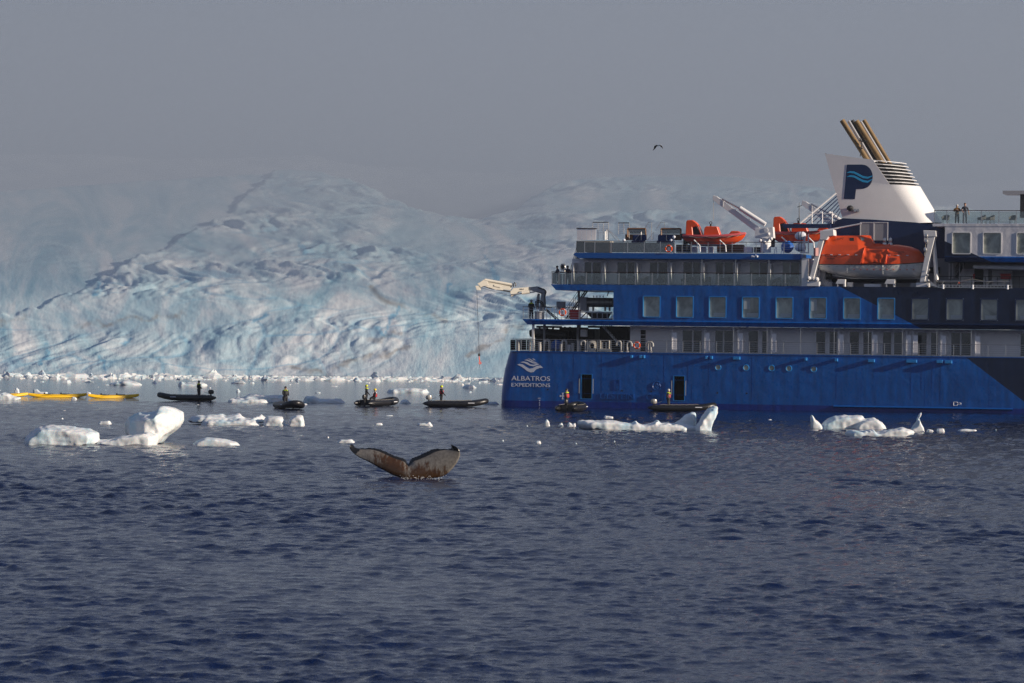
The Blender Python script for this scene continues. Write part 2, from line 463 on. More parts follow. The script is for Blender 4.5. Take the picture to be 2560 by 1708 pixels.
    for i, (x, y, z) in enumerate(flat):
        q = x / y * 60
        w = math.log(y) * 9
        flat[i, 2] += y * 0.0016 * (noise.noise(Vector((q, w * .8, 2.2))) + 0.6 * noise.noise(Vector((q * 1.5 + 4, w * 3, 7.2))) + 0.25 * noise.noise(Vector((q * 4 + 4, w * 8, 1.2))))
    o = grid_mesh('snowfield', flat, NR, NCOL, ice_material('snow_slope', False, False))
    prop(o, 'smooth snow slope rising behind the glacier into fog', kind='structure')
build_glacier()

def build_haze():
    def vol(name, box, density, colour, g, label):
        mb = MB(); mb.box(*box)
        m = bpy.data.materials.new(name + '_air'); m.use_nodes = True
        n, l = m.node_tree.nodes, m.node_tree.links
        n.remove(n['Principled BSDF'])
        v = n.new('ShaderNodeVolumePrincipled')
        v.inputs['Color'].default_value = (*colour, 1)
        v.inputs['Density'].default_value = density
        v.inputs['Anisotropy'].default_value = g
        l.new(v.outputs[0], n['Material Output'].inputs['Volume'])
        o = mb.build(name, m); prop(o, label, kind='stuff')
    vol('haze', ((-3600, -60, -1.0), (3600, 14000, 700)), 0.00009, (0.55, 0.62, 0.74), 0.2, 'thin grey sea haze filling the bay')
    vol('fog_bank', ((-3500, 760, 20.0), (3500, 13900, 165)), 0.00095, (0.62, 0.74, 0.92), 0.0, 'low grey fog bank lying over the upper glacier')
build_haze()

# ================================================================== THE SHIP
YAW, TRIM = R(-14.0), R(0.18)
SHIP_M = Matrix.Translation(at_dist(1255, 1016.5, 320.5) * 1.0) @ Matrix.Rotation(YAW, 4, 'Z') @ Matrix.Rotation(TRIM, 4, 'Y')
SHIP_M.translation.z = 0.0
SHIP_I = SHIP_M.inverted()
def L(px, py, Y=0.0):
    """point of the ship's lengthwise plane Y (metres inboard from the side we see) that the photograph shows at px, py"""
    o = SHIP_I @ Vector((0, 0, EYE)); d = SHIP_I.to_3x3() @ ray(px, py)
    t = (Y - o.y) / d.y
    p = o + d * t
    return p.x, p.z
def SX(px, py=850, Y=0.0): return L(px, py, Y)[0]
def SZ(px, py, Y=0.0): return L(px, py, Y)[1]
def place(o, X, Y, Z, rz=0.0):
    o.matrix_world = SHIP_M @ Matrix.Translation((X, Y, Z)) @ Matrix.Rotation(rz, 4, 'Z')
    return o

zA = SZ(1450, 880); zB, zBb = SZ(1450, 799), SZ(1450, 813); zC, zCb = SZ(1450, 711.5), SZ(1450, 726)
zD, zDb = SZ(1450, 632), SZ(1450, 645); zE = SZ(2450, 559); zEb = SZ(2450, 641); zEc = SZ(2450, 655)
BEAM = 18.0

def paint_material(name, a, b, lines, rough=0.34, streak=0.20, boot=None):
    """two paints divided by straight masked edges in the ship's own X,Z; lines: (p1, p2)"""
    m = bpy.data.materials.new(name); m.use_nodes = True
    n, l = m.node_tree.nodes, m.node_tree.links
    p = n['Principled BSDF']; p.inputs['Roughness'].default_value = rough; p.inputs['Specular IOR Level'].default_value = 0.45
    t = n.new('ShaderNodeTexCoord'); sp = n.new('ShaderNodeSeparateXYZ'); l.new(t.outputs['Object'], sp.inputs[0])
    def M(op, u, v):
        q = n.new('ShaderNodeMath'); q.operation = op
        for k, w in enumerate((u, v)):
            if isinstance(w, (int, float)): q.inputs[k].default_value = w
            else: l.new(w, q.inputs[k])
        return q.outputs[0]
    def RGB(A, B, f):
        x = n.new('ShaderNodeMix'); x.data_type = 'RGBA'
        for k, w in (('A', A), ('B', B)):
            if isinstance(w, tuple): x.inputs[k].default_value = (*w, 1)
            else: l.new(w, x.inputs[k])
        if isinstance(f, float): x.inputs['Factor'].default_value = f
        else: l.new(f, x.inputs['Factor'])
        return x.outputs['Result']
    col = RGB(a, a, 0.0)
    if boot:
        col = RGB(a, boot[1], M('LESS_THAN', sp.outputs['Z'], boot[0]))
    (x1, z1), (x2, z2) = lines
    s = M('SUBTRACT', M('MULTIPLY', M('SUBTRACT', sp.outputs['X'], x1), z2 - z1), M('MULTIPLY', M('SUBTRACT', sp.outputs['Z'], z1), x2 - x1))
    col = RGB(col, b, M('LESS_THAN', s, 0.0))
    # weathering: faint vertical streaks and blotches in the paint
    mp = n.new('ShaderNodeMapping'); mp.inputs['Scale'].default_value = (1.3, 1.0, 0.16); l.new(t.outputs['Object'], mp.inputs['Vector'])
    z = n.new('ShaderNodeTexNoise'); z.inputs['Scale'].default_value = 1.6; z.inputs['Detail'].default_value = 6; l.new(mp.outputs[0], z.inputs['Vector'])
    mr = n.new('ShaderNodeMapRange'); l.new(z.outputs['Fac'], mr.inputs['Value'])
    mr.inputs['From Min'].default_value, mr.inputs['From Max'].default_value = 0.3, 0.7
    mr.inputs['To Min'].default_value, mr.inputs['To Max'].default_value = 1 - streak, 1 + streak
    h = n.new('ShaderNodeVectorMath'); h.operation = 'SCALE'; l.new(col, h.inputs[0]); l.new(mr.outputs[0], h.inputs['Scale'])
    l.new(h.outputs[0], p.inputs['Base Color'])
    # plating: slight waviness between frames
    z2 = n.new('ShaderNodeTexNoise'); z2.inputs['Scale'].default_value = 0.9; z2.inputs['Detail'].default_value = 2; l.new(t.outputs['Object'], z2.inputs['Vector'])
    bp = n.new('ShaderNodeBump'); bp.inputs['Strength'].default_value = 0.45; bp.inputs['Distance'].default_value = 0.12
    l.new(z2.outputs['Fac'], bp.inputs['Height']); l.new(bp.outputs[0], p.inputs['Normal'])
    return m
BLUE, NAVY = (0.002, 0.085, 0.34), (0.003, 0.012, 0.045)
m_hull = paint_material('hull_paint', BLUE, NAVY, (L(2418, 896), L(2560, 1004)), boot=(SZ(1450, 1004), (0.002, 0.022, 0.20)))
m_band = paint_material('band_paint', BLUE, NAVY, (L(2104, 719), L(2294.5, 817)))
m_tower = paint_material('tower_paint', (0.68, 0.67, 0.70), NAVY, (L(2490, 660), L(2362, 603)), rough=0.45, streak=0.08)
m_blue = mat('blue_paint', BLUE, 0.35, var=0.12, vscale=1.5)
m_navy = mat('navy_paint', (0.004, 0.018, 0.075), 0.35, var=0.12)
m_white = mat('white_paint', (0.76, 0.75, 0.75), 0.45, var=0.06, vscale=1.2)
m_wall = mat('cabin_wall_white', (0.84, 0.82, 0.84), 0.5, var=0.05, vscale=0.8)
m_grey = mat('grey_paint', (0.32, 0.32, 0.34), 0.5, var=0.1)
m_deck = mat('deck_steel', (0.10, 0.10, 0.11), 0.7, var=0.2)
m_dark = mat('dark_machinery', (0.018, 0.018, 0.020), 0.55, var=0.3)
m_room = mat('unlit_interior', (0.02, 0.021, 0.024), 0.8)
m_steel = mat('stainless_steel', (0.62, 0.60, 0.58), 0.32, metal=0.85)
m_cap = mat('brown_handrail', (0.035, 0.018, 0.014), 0.4)
m_wood = mat('teak_wood', (0.20, 0.09, 0.035), 0.55, var=0.25, vscale=6)
m_orange = mat('orange_gelcoat', (0.80, 0.085, 0.008), 0.35, var=0.10, vscale=1.5, coat=0.2)
m_red = mat('red_paint', (0.42, 0.010, 0.012), 0.45, var=0.1)
m_pink = mat('faded_red_tube', (0.52, 0.075, 0.085), 0.6, var=0.15)
m_black = mat('black_rubber', (0.012, 0.012, 0.014), 0.42, var=0.3)
m_cream = mat('cream_paint', (0.62, 0.58, 0.50), 0.45, var=0.08)
m_tarp = mat('blue_tarpaulin', (0.006, 0.10, 0.42), 0.55, var=0.3, vscale=3, bump=0.6, bscale=4)
m_sign = mat('sign_white', (0.72, 0.74, 0.80), 0.5)
m_lblue = mat('logo_light_blue', (0.03, 0.38, 0.68), 0.4)
m_hi = mat('highlight_edge_blue', (0.02, 0.23, 0.58), 0.3)
m_cush = mat('blue_cushion', (0.01, 0.035, 0.13), 0.8)
m_tan = mat('tan_pipe', (0.21, 0.13, 0.05), 0.5, var=0.45, vscale=1.5)
m_rope = mat('rope', (0.35, 0.32, 0.27), 0.8)
m_wick = mat('grey_wicker', (0.09, 0.085, 0.08), 0.8, var=0.3, vscale=14)

def glass_material(name, tint, refl):
    m = bpy.data.materials.new(name); m.use_nodes = True
    n, l = m.node_tree.nodes, m.node_tree.links
    n.remove(n['Principled BSDF'])
    tr = n.new('ShaderNodeBsdfTransparent'); tr.inputs[0].default_value = (*tint, 1)
    gl = n.new('ShaderNodeBsdfGlossy'); gl.inputs[0].default_value = (0.9, 0.95, 0.95, 1); gl.inputs['Roughness'].default_value = 0.04
    lw = n.new('ShaderNodeFresnel'); lw.inputs['IOR'].default_value = 1.5
    ad = n.new('ShaderNodeMath'); ad.operation = 'ADD'; ad.inputs[1].default_value = refl; l.new(lw.outputs[0], ad.inputs[0])
    mx = n.new('ShaderNodeMixShader'); l.new(ad.outputs[0], mx.inputs[0]); l.new(tr.outputs[0], mx.inputs[1]); l.new(gl.outputs[0], mx.inputs[2])
    l.new(mx.outputs[0], n['Material Output'].inputs['Surface'])
    return m
m_glass = glass_material('balustrade_glass', (0.82, 0.86, 0.84), 0.07)
m_frost = glass_material('smoked_glass', (0.28, 0.28, 0.29), 0.12)

def pane_material(name, c0, c1, scale, rough=0.06):  # mottled base colour stands in for reflections and curtains in the glass
    m = bpy.data.materials.new(name); m.use_nodes = True
    n, l = m.node_tree.nodes, m.node_tree.links
    p = n['Principled BSDF']; p.inputs['Roughness'].default_value = rough; p.inputs['Specular IOR Level'].default_value = 1.0
    t = n.new('ShaderNodeTexCoord'); z = n.new('ShaderNodeTexNoise'); z.inputs['Scale'].default_value = scale; z.inputs['Detail'].default_value = 4
    z.inputs['Distortion'].default_value = 0.8
    l.new(t.outputs['Object'], z.inputs['Vector'])
    cr = n.new('ShaderNodeValToRGB'); l.new(z.outputs['Fac'], cr.inputs[0])
    cr.color_ramp.elements[0].position, cr.color_ramp.elements[0].color = 0.36, (*c0, 1)
    cr.color_ramp.elements[1].position, cr.color_ramp.elements[1].color = 0.62, (*c1, 1)
    l.new(cr.outputs[0], p.inputs['Base Color'])
    return m
m_pane = pane_material('painted_reflection_glass', (0.15, 0.17, 0.155), (0.40, 0.43, 0.37), 0.6)
m_door = pane_material('dark_door_glass', (0.012, 0.018, 0.022), (0.055, 0.07, 0.075), 0.8)
m_curtain = pane_material('curtained_glass', (0.16, 0.18, 0.17), (0.26, 0.28, 0.25), 0.9)

ship = bpy.data.objects.new('expedition_ship', None); COL.objects.link(ship)
ship.matrix_world = SHIP_M
prop(ship, 'long blue and navy expedition cruise ship with white funnel and stacked balconies', 'ship')

def wall_holes(mb, x0, x1, z0, z1, holes, y, depth):
    xs = sorted({x0, x1, *[h[0] for h in holes], *[h[1] for h in holes]}); zs = sorted({z0, z1, *[h[2] for h in holes], *[h[3] for h in holes]})
    for a, b in zip(xs[:-1], xs[1:]):
        for c, d in zip(zs[:-1], zs[1:]):
            mx, mz = (a+b)/2, (c+d)/2
            if any(h[0] < mx < h[1] and h[2] < mz < h[3] for h in holes): continue
            mb.add([(a,y,c),(b,y,c),(b,y,d),(a,y,d)], [(0,1,2,3)])
    for (a, b, c, d) in holes:
        e = y + depth
        mb.add([(a,y,c),(a,y,d),(a,e,d),(a,e,c)], [(0,1,2,3)]); mb.add([(b,y,c),(b,e,c),(b,e,d),(b,y,d)], [(0,1,2,3)])
        mb.add([(a,y,d),(b,y,d),(b,e,d),(a,e,d)], [(0,1,2,3)]); mb.add([(a,y,c),(a,e,c),(b,e,c),(b,y,c)], [(0,1,2,3)])
def flat_mesh(mb, name, m, parent):          # no normal recalculation (open sheets)
    return mesh_obj(name, mb.v, mb.f, m, parent)

def text_part(txt, x0, x1, z0, z1, y, m, parent, name='lettering', extrude=0.012, shear=0.0):
    cu = bpy.data.curves.new(name, 'FONT'); cu.body = txt; cu.extrude = extrude; cu.shear = shear
    to = bpy.data.objects.new(name, cu); COL.objects.link(to)
    me = bpy.data.meshes.new_from_object(to.evaluated_get(bpy.context.evaluated_depsgraph_get()))
    bpy.data.objects.remove(to); bpy.data.curves.remove(cu)
    co = np.empty(len(me.vertices) * 3); me.vertices.foreach_get('co', co); co = co.reshape(-1, 3)
    a, b = co.min(0), co.max(0)
    new = np.stack([x0 + (co[:, 0]-a[0])/(b[0]-a[0])*(x1-x0), y - (co[:, 2]-a[2]), z0 + (co[:, 1]-a[1])/(b[1]-a[1])*(z1-z0)], 1)
    me.vertices.foreach_set('co', new.ravel()); me.update(); me.materials.clear()
    return link(name, me, m, parent)

# ---------------------------------------------------------------- hull
def build_hull():
    levels = [(-1.2, 1253, 1266, 1040), (0.0, 1252, 1264, 1018), (1.2, 1252.5, 1268, 985), (2.2, 1254.5, 1275, 960), (3.4, 1259, 1283, 925), (4.4, 1266, 1290, 893), (zA, 1273, 1296, 878)]
    Xw = SX(1300, 900); XB = 74.0
    doors = []
    for (a, b, c, d) in ((1453.5, 1479, 936, 997), (1684.5, 1710.5, 940.5, 1001.5)):
        x0, z1 = L(a, c); x1, z0 = L(b, d); doors.append((x0, x1, z0, z1))
    mb = MB()
    wall_holes(mb, Xw, XB, -1.2, zA, doors, 0.0, 0.5)
    rings = []
    for (z, pl, pb, py) in levels:
        xt, xs = SX(pl, py, 1.4), SX(pb, py)
        ring = [(Xw, 0.0, z)]
        N = 10
        for k in range(N + 1):
            w = math.pi/2 * k/N
            ring.append((xs - (xs - xt) * math.sin(w) ** 0.9, 2.6 * (1 - math.cos(w) ** 0.9), z))
        ring += [(xt, BEAM - 2.6, z), (xs, BEAM, z), (XB, BEAM, z)]
        for k in range(1, 9):                                 # bow
            f = k / 8; ring.append((XB + 28 * math.sin(f * math.pi/2) * (0.86 + 0.14 * z / zA), BEAM - 9 * f ** 1.6, z))
        for k in range(7, -1, -1):
            f = k / 8; ring.append((XB + 28 * math.sin(f * math.pi/2) * (0.86 + 0.14 * z / zA), 9 * f ** 1.6, z))
        rings.append(ring)
    n = len(rings[0])
    vs = [p for r in rings for p in r]
    fs = []
    for i in range(len(rings) - 1):
        for k in range(n - 1):
            fs.append((i*n+k, (i+1)*n+k, (i+1)*n+k+1, i*n+k+1))
    mb.add(vs, fs)
    me = bpy.data.meshes.new('hull'); me.from_pydata(mb.v, [], mb.f); me.update()
    bm = bmesh.new(); bm.from_mesh(me); bmesh.ops.remove_doubles(bm, verts=bm.verts[:], dist=1e-4); bmesh.ops.recalc_face_normals(bm, faces=bm.faces); bm.to_mesh(me); bm.free()
    hull = link('hull', me, m_hull, ship, smooth=True)
    try: me.set_sharp_from_angle(angle=R(35))
    except Exception: pass
    # open shell doors: dark compartment behind, silver grab rails either side
    for (x0, x1, z0, z1) in doors:
        b = MB(); e = 0.003
        b.add([(x0-.3,3,z0-.3),(x1+.3,3,z0-.3),(x1+.3,3,z1+.3),(x0-.3,3,z1+.3),(x0-.3,.51,z0-.3),(x1+.3,.51,z0-.3),(x1+.3,.51,z1+.3),(x0-.3,.51,z1+.3)],
              [(0,1,2,3),(0,4,5,1),(1,5,6,2),(2,6,7,3),(3,7,4,0)])
        b.build('shell_door_recess', m_room, ship)
        f = MB(); w = 0.05
        for (a0, a1, c0, c1) in ((x0-w, x0, z0, z1), (x1, x1+w, z0, z1), (x0-w, x1+w, z1, z1+w), (x0-w, x1+w, z0-w, z0)):
            f.box((a0, -0.03, c0), (a1, 0.02, c1))
        f.build('shell_door_frame', m_hi, ship)
        for sx_ in (x0 - .18, x1 + .14):
            g = MB(); g.tube([(sx_, 0.0, z0+.5), (sx_, -.10, z0+.52), (sx_, -.10, z1-.45), (sx_, 0.0, z1-.43)], 0.035, 6); g.build('grab_rail', m_steel, ship, True)
    # portholes
    for px_, py_ in ((1795, 918.5), (1865, 919.5), (1929, 920.5), (1972, 921.5), (2034, 923)):
        x, z = L(px_, py_)
        g = MB(); g.torus((x, -0.01, z), 0.27, 0.045, n=20, m=6); po = g.build('porthole', m_hi, ship, True)
        d = MB(); d.tube([(x, 0.02, z), (x, -0.015, z)], 0.25, 18); d.build('pane', m_pane, po)
    # fender brackets under the bulwark
    for px0, px1, py_ in ((1577.5, 1580, 892), (1600, 1603, 892), (1608, 1612, 892), (1764, 1768, 894), (1777, 1781, 894), (1834, 1851, 895.5), (2013, 2018, 898), (2088, 2095, 900), (2171, 2187, 902), (2267, 2292.5, 903), (2342.5, 2357, 904), (2363, 2380.5, 905)):
        x0, z = L(px0, py_); x1 = SX(px1, py_)
        g = MB(); g.box((x0, -0.34, z-.14), (max(x1, x0+.2), 0.0, z+.14)); g.build('fender_bracket', m_hi, ship, bevel=0.015)
    # rubbing strake near the waterline
    (x0, z0), (x1, z1) = L(2084, 1014), L(2532, 1026)
    g = MB(); zz = (z0 + z1)/2; g.add([(x0, 0, zz+.1), (x1, 0, zz+.1), (x1, -.2, zz), (x0, -.2, zz), (x1, 0, zz-.12), (x0, 0, zz-.12)], [(0,1,2,3), (3,2,4,5), (0,3,5), (1,4,2)]); g.build('rubbing_strake', m_blue, ship)
    # weld seams and shell doors outlined in the plating
    for (a, b, c, d) in ((2304, 912, 2330, 974), (1721, 907, 1773, 958), (1730, 961, 1762, 1000)):
        x0, z1 = L(a, b); x1, z0 = L(c, d); g = MB()
        for (q0, q1, r0, r1) in ((x0, x0+.02, z0, z1), (x1-.02, x1, z0, z1), (x0+.02, x1-.02, z1-.02, z1), (x0+.02, x1-.02, z0, z0+.02)): g.box((q0, -.012, r0), (q1, .01, r1))
        g.build('plate_outline', m_blue, ship)
    for px_, p0, p1 in ((1505, 885, 990), (1435, 885, 945), (1661, 886, 998), (1395, 960, 980), (2278, 905, 998), (2352, 915, 1000), (1881, 890, 1000), (2092, 895, 1000)):
        (x, z1), (_, z0) = L(px_, p0), L(px_, p1); g = MB(); g.box((x, -.012, z0), (x+.025, .01, z1)); g.build('weld_seam', m_blue, ship)
    for z in (1.35, 2.75, 4.1):                       # strake seams and frame seams of the shell plating
        g = MB(); g.box((SX(1302, 950), -.007, z), (XB, .01, z + .022)); g.build('strake_seam', m_hull, ship)
    for k in range(9):
        x = SX(1302, 950) + 3.1 + k * 5.9; g = MB(); g.box((x, -.006, .55), (x + .02, .01, zA - .1)); g.build('frame_seam', m_hull, ship)
    # swoosh emblem, lettering
    def P(u, v): return L(1160 + u * .26786, 640 + v * .26786)
    def swoosh(top, bot, name):
        g = MB(); pts = [P(*q) for q in top] + [P(*q) for q in bot[::-1]]
        g.prism(pts, -0.016, -0.004); return g.build(name, m_sign, ship)
    swoosh([(495,1014),(520,1008),(550,1014),(580,1036),(610,1053),(640,1048),(680,1026),(715,1022),(738,1045)], [(495,1014),(530,1030),(560,1050),(590,1075),(625,1088),(650,1083),(675,1058),(705,1046),(738,1045)], 'wave_emblem')
    swoosh([(525,992),(555,985),(590,992),(620,1012),(650,1016),(680,1005),(705,1010)], [(525,992),(560,998),(590,1012),(615,1025),(650,1030),(680,1020),(705,1010)], 'wave_emblem')
    swoosh([(560,972),(590,966),(620,978),(645,992),(665,992),(687,1000)], [(560,972),(590,978),(620,992),(645,1003),(665,1006),(687,1000)], 'wave_emblem')
    swoosh([(590,958),(615,960),(640,975),(668,988)], [(590,958),(612,966),(638,984),(668,988)], 'wave_emblem')
    swoosh([(635,957),(650,958),(670,976)], [(635,957),(648,968),(670,976)], 'wave_emblem')
    x0, z1 = P(443, 1119); x1, z0 = P(802, 1168); text_part('ALBATROS', x0, x1, z0, z1, -0.006, m_sign, ship)
    x0, z1 = P(443, 1185); x1, z0 = P(802, 1225); text_part('EXPEDITIONS', x0, x1, z0, z1, -0.006, m_sign, ship)
    x0, z1 = L(1500.5, 984); x1, z0 = L(1585, 999); text_part('ULSTEIN', x0, x1, z0, z1, -0.0, m_blue, ship, 'raised_lettering', 0.05)
    x0, z1 = L(1616, 985); x1, z0 = L(1663, 1001); text_part('CMHI', x0, x1, z0, z1, -0.0, m_blue, ship, 'raised_lettering', 0.05)
    x, z = L(1643, 965); g = MB()
    for k in range(15):
        a, b = R(50 + k*19), R(50 + (k+1)*19); g.bar((x + .42*math.cos(a), -.03, z + .42*math.sin(a)), (x + .42*math.cos(b), -.03, z + .42*math.sin(b)), .05)
    for q in ((-.25, -.2, -.02, .22), (-.02, .22, .1, .0), (.1, .0, .22, .2), (.22, .2, .34, -.05), (-.1, -.25, .0, -.02), (.02, -.28, .12, -.08)): g.bar((x+q[0], -.03, z+q[1]), (x+q[2], -.03, z+q[3]), .05)
    g.build('raised_emblem', m_blue, ship)
    (x0, z1), (x1, z0) = L(1536.5, 949), L(1550, 975); g = MB()
    for (q0, q1, r0, r1) in ((x0, x0+.05, z0, z1), (x1-.05, x1, z0, z1), (x0+.05, x1-.05, z1-.05, z1), (x0+.05, x1-.05, z0, z0+.05), (x0+.15, x1-.15, z0+.1, z0+.4), (x0+.13, x1-.13, z0+.5, z0+.56)): g.box((q0, -.05, r0), (q1, .0, r1))
    g.build('raised_emblem', m_blue, ship)
    # cross pattee
    x, z = P(921, 1308); g = MB()
    for k in range(4):
        c, s = math.cos(k*math.pi/2), math.sin(k*math.pi/2)
        arm = [(.03, -.03), (.30, -.085), (.30, .085), (.03, .03)]
        g.prism([(x + u*c*.95 - v*s, z + (u*s + v*c)*1.05) for u, v in arm], -.016, -.004)
    g.prism([(x-.05, z-.05), (x+.05, z-.05), (x+.05, z+.05), (x-.05, z+.05)], -.018, -.003)
    g.build('white_cross_emblem', m_sign, ship)
    # draught marks
    for i, tx in enumerate(('6M', '8', '6', '4')):
        px_, py_ = 1347.5 - (2.5 if i == 0 else 0), 996 + i * 5.6
        x0, z1 = L(px_, py_ - 1.6); x1, z0 = L(px_ + (5.5 if i == 0 else 2.5), py_ + 1.6); text_part(tx, x0, x1, z0, z1, -0.006, m_sign, ship, 'draught_mark')
    # thruster symbol
    g = MB(); pts = [L(2040 + u*.26791, 640 + v*.26791) for u, v in ((1284, 1364), (1318, 1364), (1318, 1373), (1352, 1373), (1352, 1386), (1318, 1386), (1318, 1396), (1284, 1396))]
    for a, b in zip(pts, pts[1:] + pts[:1]): g.bar((a[0], -.012, a[1]), (b[0], -.012, b[1]), .035)
    g.build('thruster_symbol', m_sign, ship)
    # small discharge openings
    for px_, py_ in ((1555, 977), (1628, 979), (1793.5, 982.5), (1867, 983.5), (1369.5, 974)):
        x, z = L(px_, py_); g = MB(); g.tube([(x, .02, z), (x, -.012, z)], .08, 10); g.build('discharge_port', m_room, ship)
    # main deck plate and white-ish waterway edge
    g = MB(); g.box((SX(1290, 880, 1.5), 0.02, zA - .12), (XB, BEAM - .02, zA - .003)); g.build('main_deck', m_deck, ship)
    g = MB(); g.box((SX(1280, 880), -.05, zA - .06), (XB, .05, zA + .03)); g.build('sheer_strake', m_blue, ship)
build_hull()

# ---------------------------------------------------------------- decks
def slab(name, px_l, z0, z1, X1, m, slope_px):
    xa = SX(px_l, 720 if z0 > 10 else 800); xb = SX(px_l + slope_px, 720 if z0 > 10 else 800)
    g = MB(); g.prism([(xa, z1), (X1, z1), (X1, z0), (xb, z0)], 0.0, BEAM)
    return g.build(name, m, ship)
XW1, XW2 = SX(1533.5, 760), SX(1561, 850)         # aft ends of the cabin blocks on the two lower decks
XE = 74.0
slab('crane_deck', 1305, zBb, zB, XE, m_band, 14)
g = MB(); zl = SZ(1700, 806)
g.add([(SX(1330, 800), 0.0, zB - .02), (XE, 0.0, zB - .02), (XE, -.16, zl + .05), (SX(1330, 800), -.16, zl + .05), (XE, -.02, zBb), (SX(1330, 800), -.02, zBb)], [(0,1,2,3), (3,2,4,5), (0,3,5)])
g.build('fascia', m_band, ship)
slab('balcony_deck', 1377, zCb, zC, XE, m_band, 13)
xD0, xD1 = SX(1434, 638), SX(2003, 642)
g = MB(); g.prism([(xD0 + .12, zD), (xD1, zD), (xD1, zDb + .1), (xD1 - .1, zDb - .05), (xD0 + .5, zDb - .02), (xD0, zD - .22)], -0.10, BEAM); g.build('lounge_deck', m_blue, ship)

# windowed band
WINS = [(1607, 740, 793.5), (1690, 740.5, 794), (1772, 741, 795), (1855, 742, 797), (1939, 743, 797.5), (2023, 744, 798.5), (2108, 745.5, 800), (2193.5, 747, 801.5), (2278.5, 748, 801.5), (2365, 749, 802.5), (2451, 750, 803.5), (2538, 751, 804)]
wz1 = SZ(1772 + 20, 741.5); wz0 = SZ(1772 + 20, 795)
holes = []
for (p, a, b) in WINS: holes.append((SX(p, 770), SX(p + 43.5, 770), wz0, wz1))
while holes[-1][1] < 68: holes.append((holes[-1][0] + 3.15, holes[-1][1] + 3.15, wz0, wz1))
g = MB(); wall_holes(g, XW1, XE, zB - .02, zCb + .02, holes, 0.004, 0.18)
g.add([(XW1, 0.004, zB), (XW1, 0.004, zCb), (XW1, 15, zCb), (XW1, 15, zB)], [(0,1,2,3)])
flat_mesh(g, 'windowed_wall', m_band, ship)
def window(x0, x1, z0, z1, y, mf, mp, fw=0.06, name='window'):
    f = MB(); e = 0.05
    def rr(ins, yy):                   # rounded rectangle ring
        r_ = 0.14 - ins * .6; pts = []
        for cx, cz, a0 in ((x1-ins-r_, z1-ins-r_, 0), (x0+ins+r_, z1-ins-r_, 90), (x0+ins+r_, z0+ins+r_, 180), (x1-ins-r_, z0+ins+r_, 270)):
            for k in range(4):
                a = R(a0 + k*30); pts.append((cx + r_*math.cos(a), yy, cz + r_*math.sin(a)))
        return pts
    f.loft([rr(-.02, y + .02), rr(-.02, y - e), rr(fw, y - e), rr(fw, y + .10)], cap=False)
    fo = f.build(name, mf, ship)
    q = MB(); q.add(rr(fw - .005, y + .09), [tuple(range(16))]); po = flat_mesh(q, 'pane', mp, fo)
    return fo
m_tbl = mat('table_linen', (0.45, 0.47, 0.46), 0.8)
for i, h in enumerate(holes):
    w = window(*h, 0.004, m_hi if i < 8 else m_navy, m_pane)
    if i not in (0, 1):
        x0, x1, z0, z1 = h; t = MB(); t.box((x0 + .45, .075, z0 + .15), (x1 - .12, .088, z0 + .48)); t.build('table', m_tbl, w)
    if i in (3, 5):
        t = MB(); x0, x1, z0, z1 = h; t.box((x0 + .15, .075, z0 + (.85 if i == 3 else .75)), (x0 + (.75 if i == 3 else .7), .088, z1 - .2)); t.build('painted_lit_opening', m_tbl, w)  # pale panel: light seen in the window put into its colour

# generic sliding door in a cabin wall
def door(parent, px0, px1, py0, py1, Y, panes, mp, mf=None, nm='balcony_door'):
    x0, z1 = L(px0, py0, Y); x1, z0 = L(px1, py1, Y)
    f = MB(); w = 0.07; yy = Y - .05
    f.box((x0-w, yy, z0), (x0, Y, z1)); f.box((x1, yy, z0), (x1+w, Y, z1)); f.box((x0-w, yy, z1), (x1+w, Y, z1+w))
    n = len(panes) - 1
    for k in range(1, n):
        xm = x0 + (x1-x0)*panes[k]; f.box((xm-w*.8, yy-.01, z0), (xm+w*.8, Y, z1))
    fo = f.build(nm, mf or m_wall, parent)
    for k in range(n):
        a, b = x0 + (x1-x0)*panes[k] + (w*.8 if k else 0), x0 + (x1-x0)*panes[k+1] - (w*.8 if k < n-1 else 0)
        q = MB(); q.box((a, Y-.025, z0+.03), (b, Y-.012, z1)); q.build('pane', mp[k] if isinstance(mp, (list, tuple)) else mp, fo)
    return fo

def rail(name, x0, x1, z0, z1, y, posts, bars, m_top, m_post, top_r=0.03, post_r=0.025, bar_r=0.010, glass=None, lean=0.0):
    g = MB(); g.tube([(x0, y, z1), (x1, y, z1)], top_r, 6); ro = g.build(name, m_top, ship)
    for k in range(bars):
        z = z0 + (z1-z0)*(k+.7)/(bars+.7); b = MB(); b.tube([(x0, y+.02, z), (x1, y+.02, z)], bar_r, 5); b.build('rail', m_steel, ro)
    for p in posts:
        b = MB(); b.box((p-post_r, y-post_r*.6, z0), (p+post_r, y+post_r*1.4, z1 - top_r*.6)); b.build('post', m_post, ro)
    if glass:
        ps = sorted([x0] + list(posts) + [x1])
        for a, b in zip(ps[:-1], ps[1:]):
            if b - a < .12: continue
            q = MB(); q.box((a+.04, y+.004, z0+.05), (b-.04, y+.018, z1-.10)); q.build('glass_panel', glass, ro)
    return ro

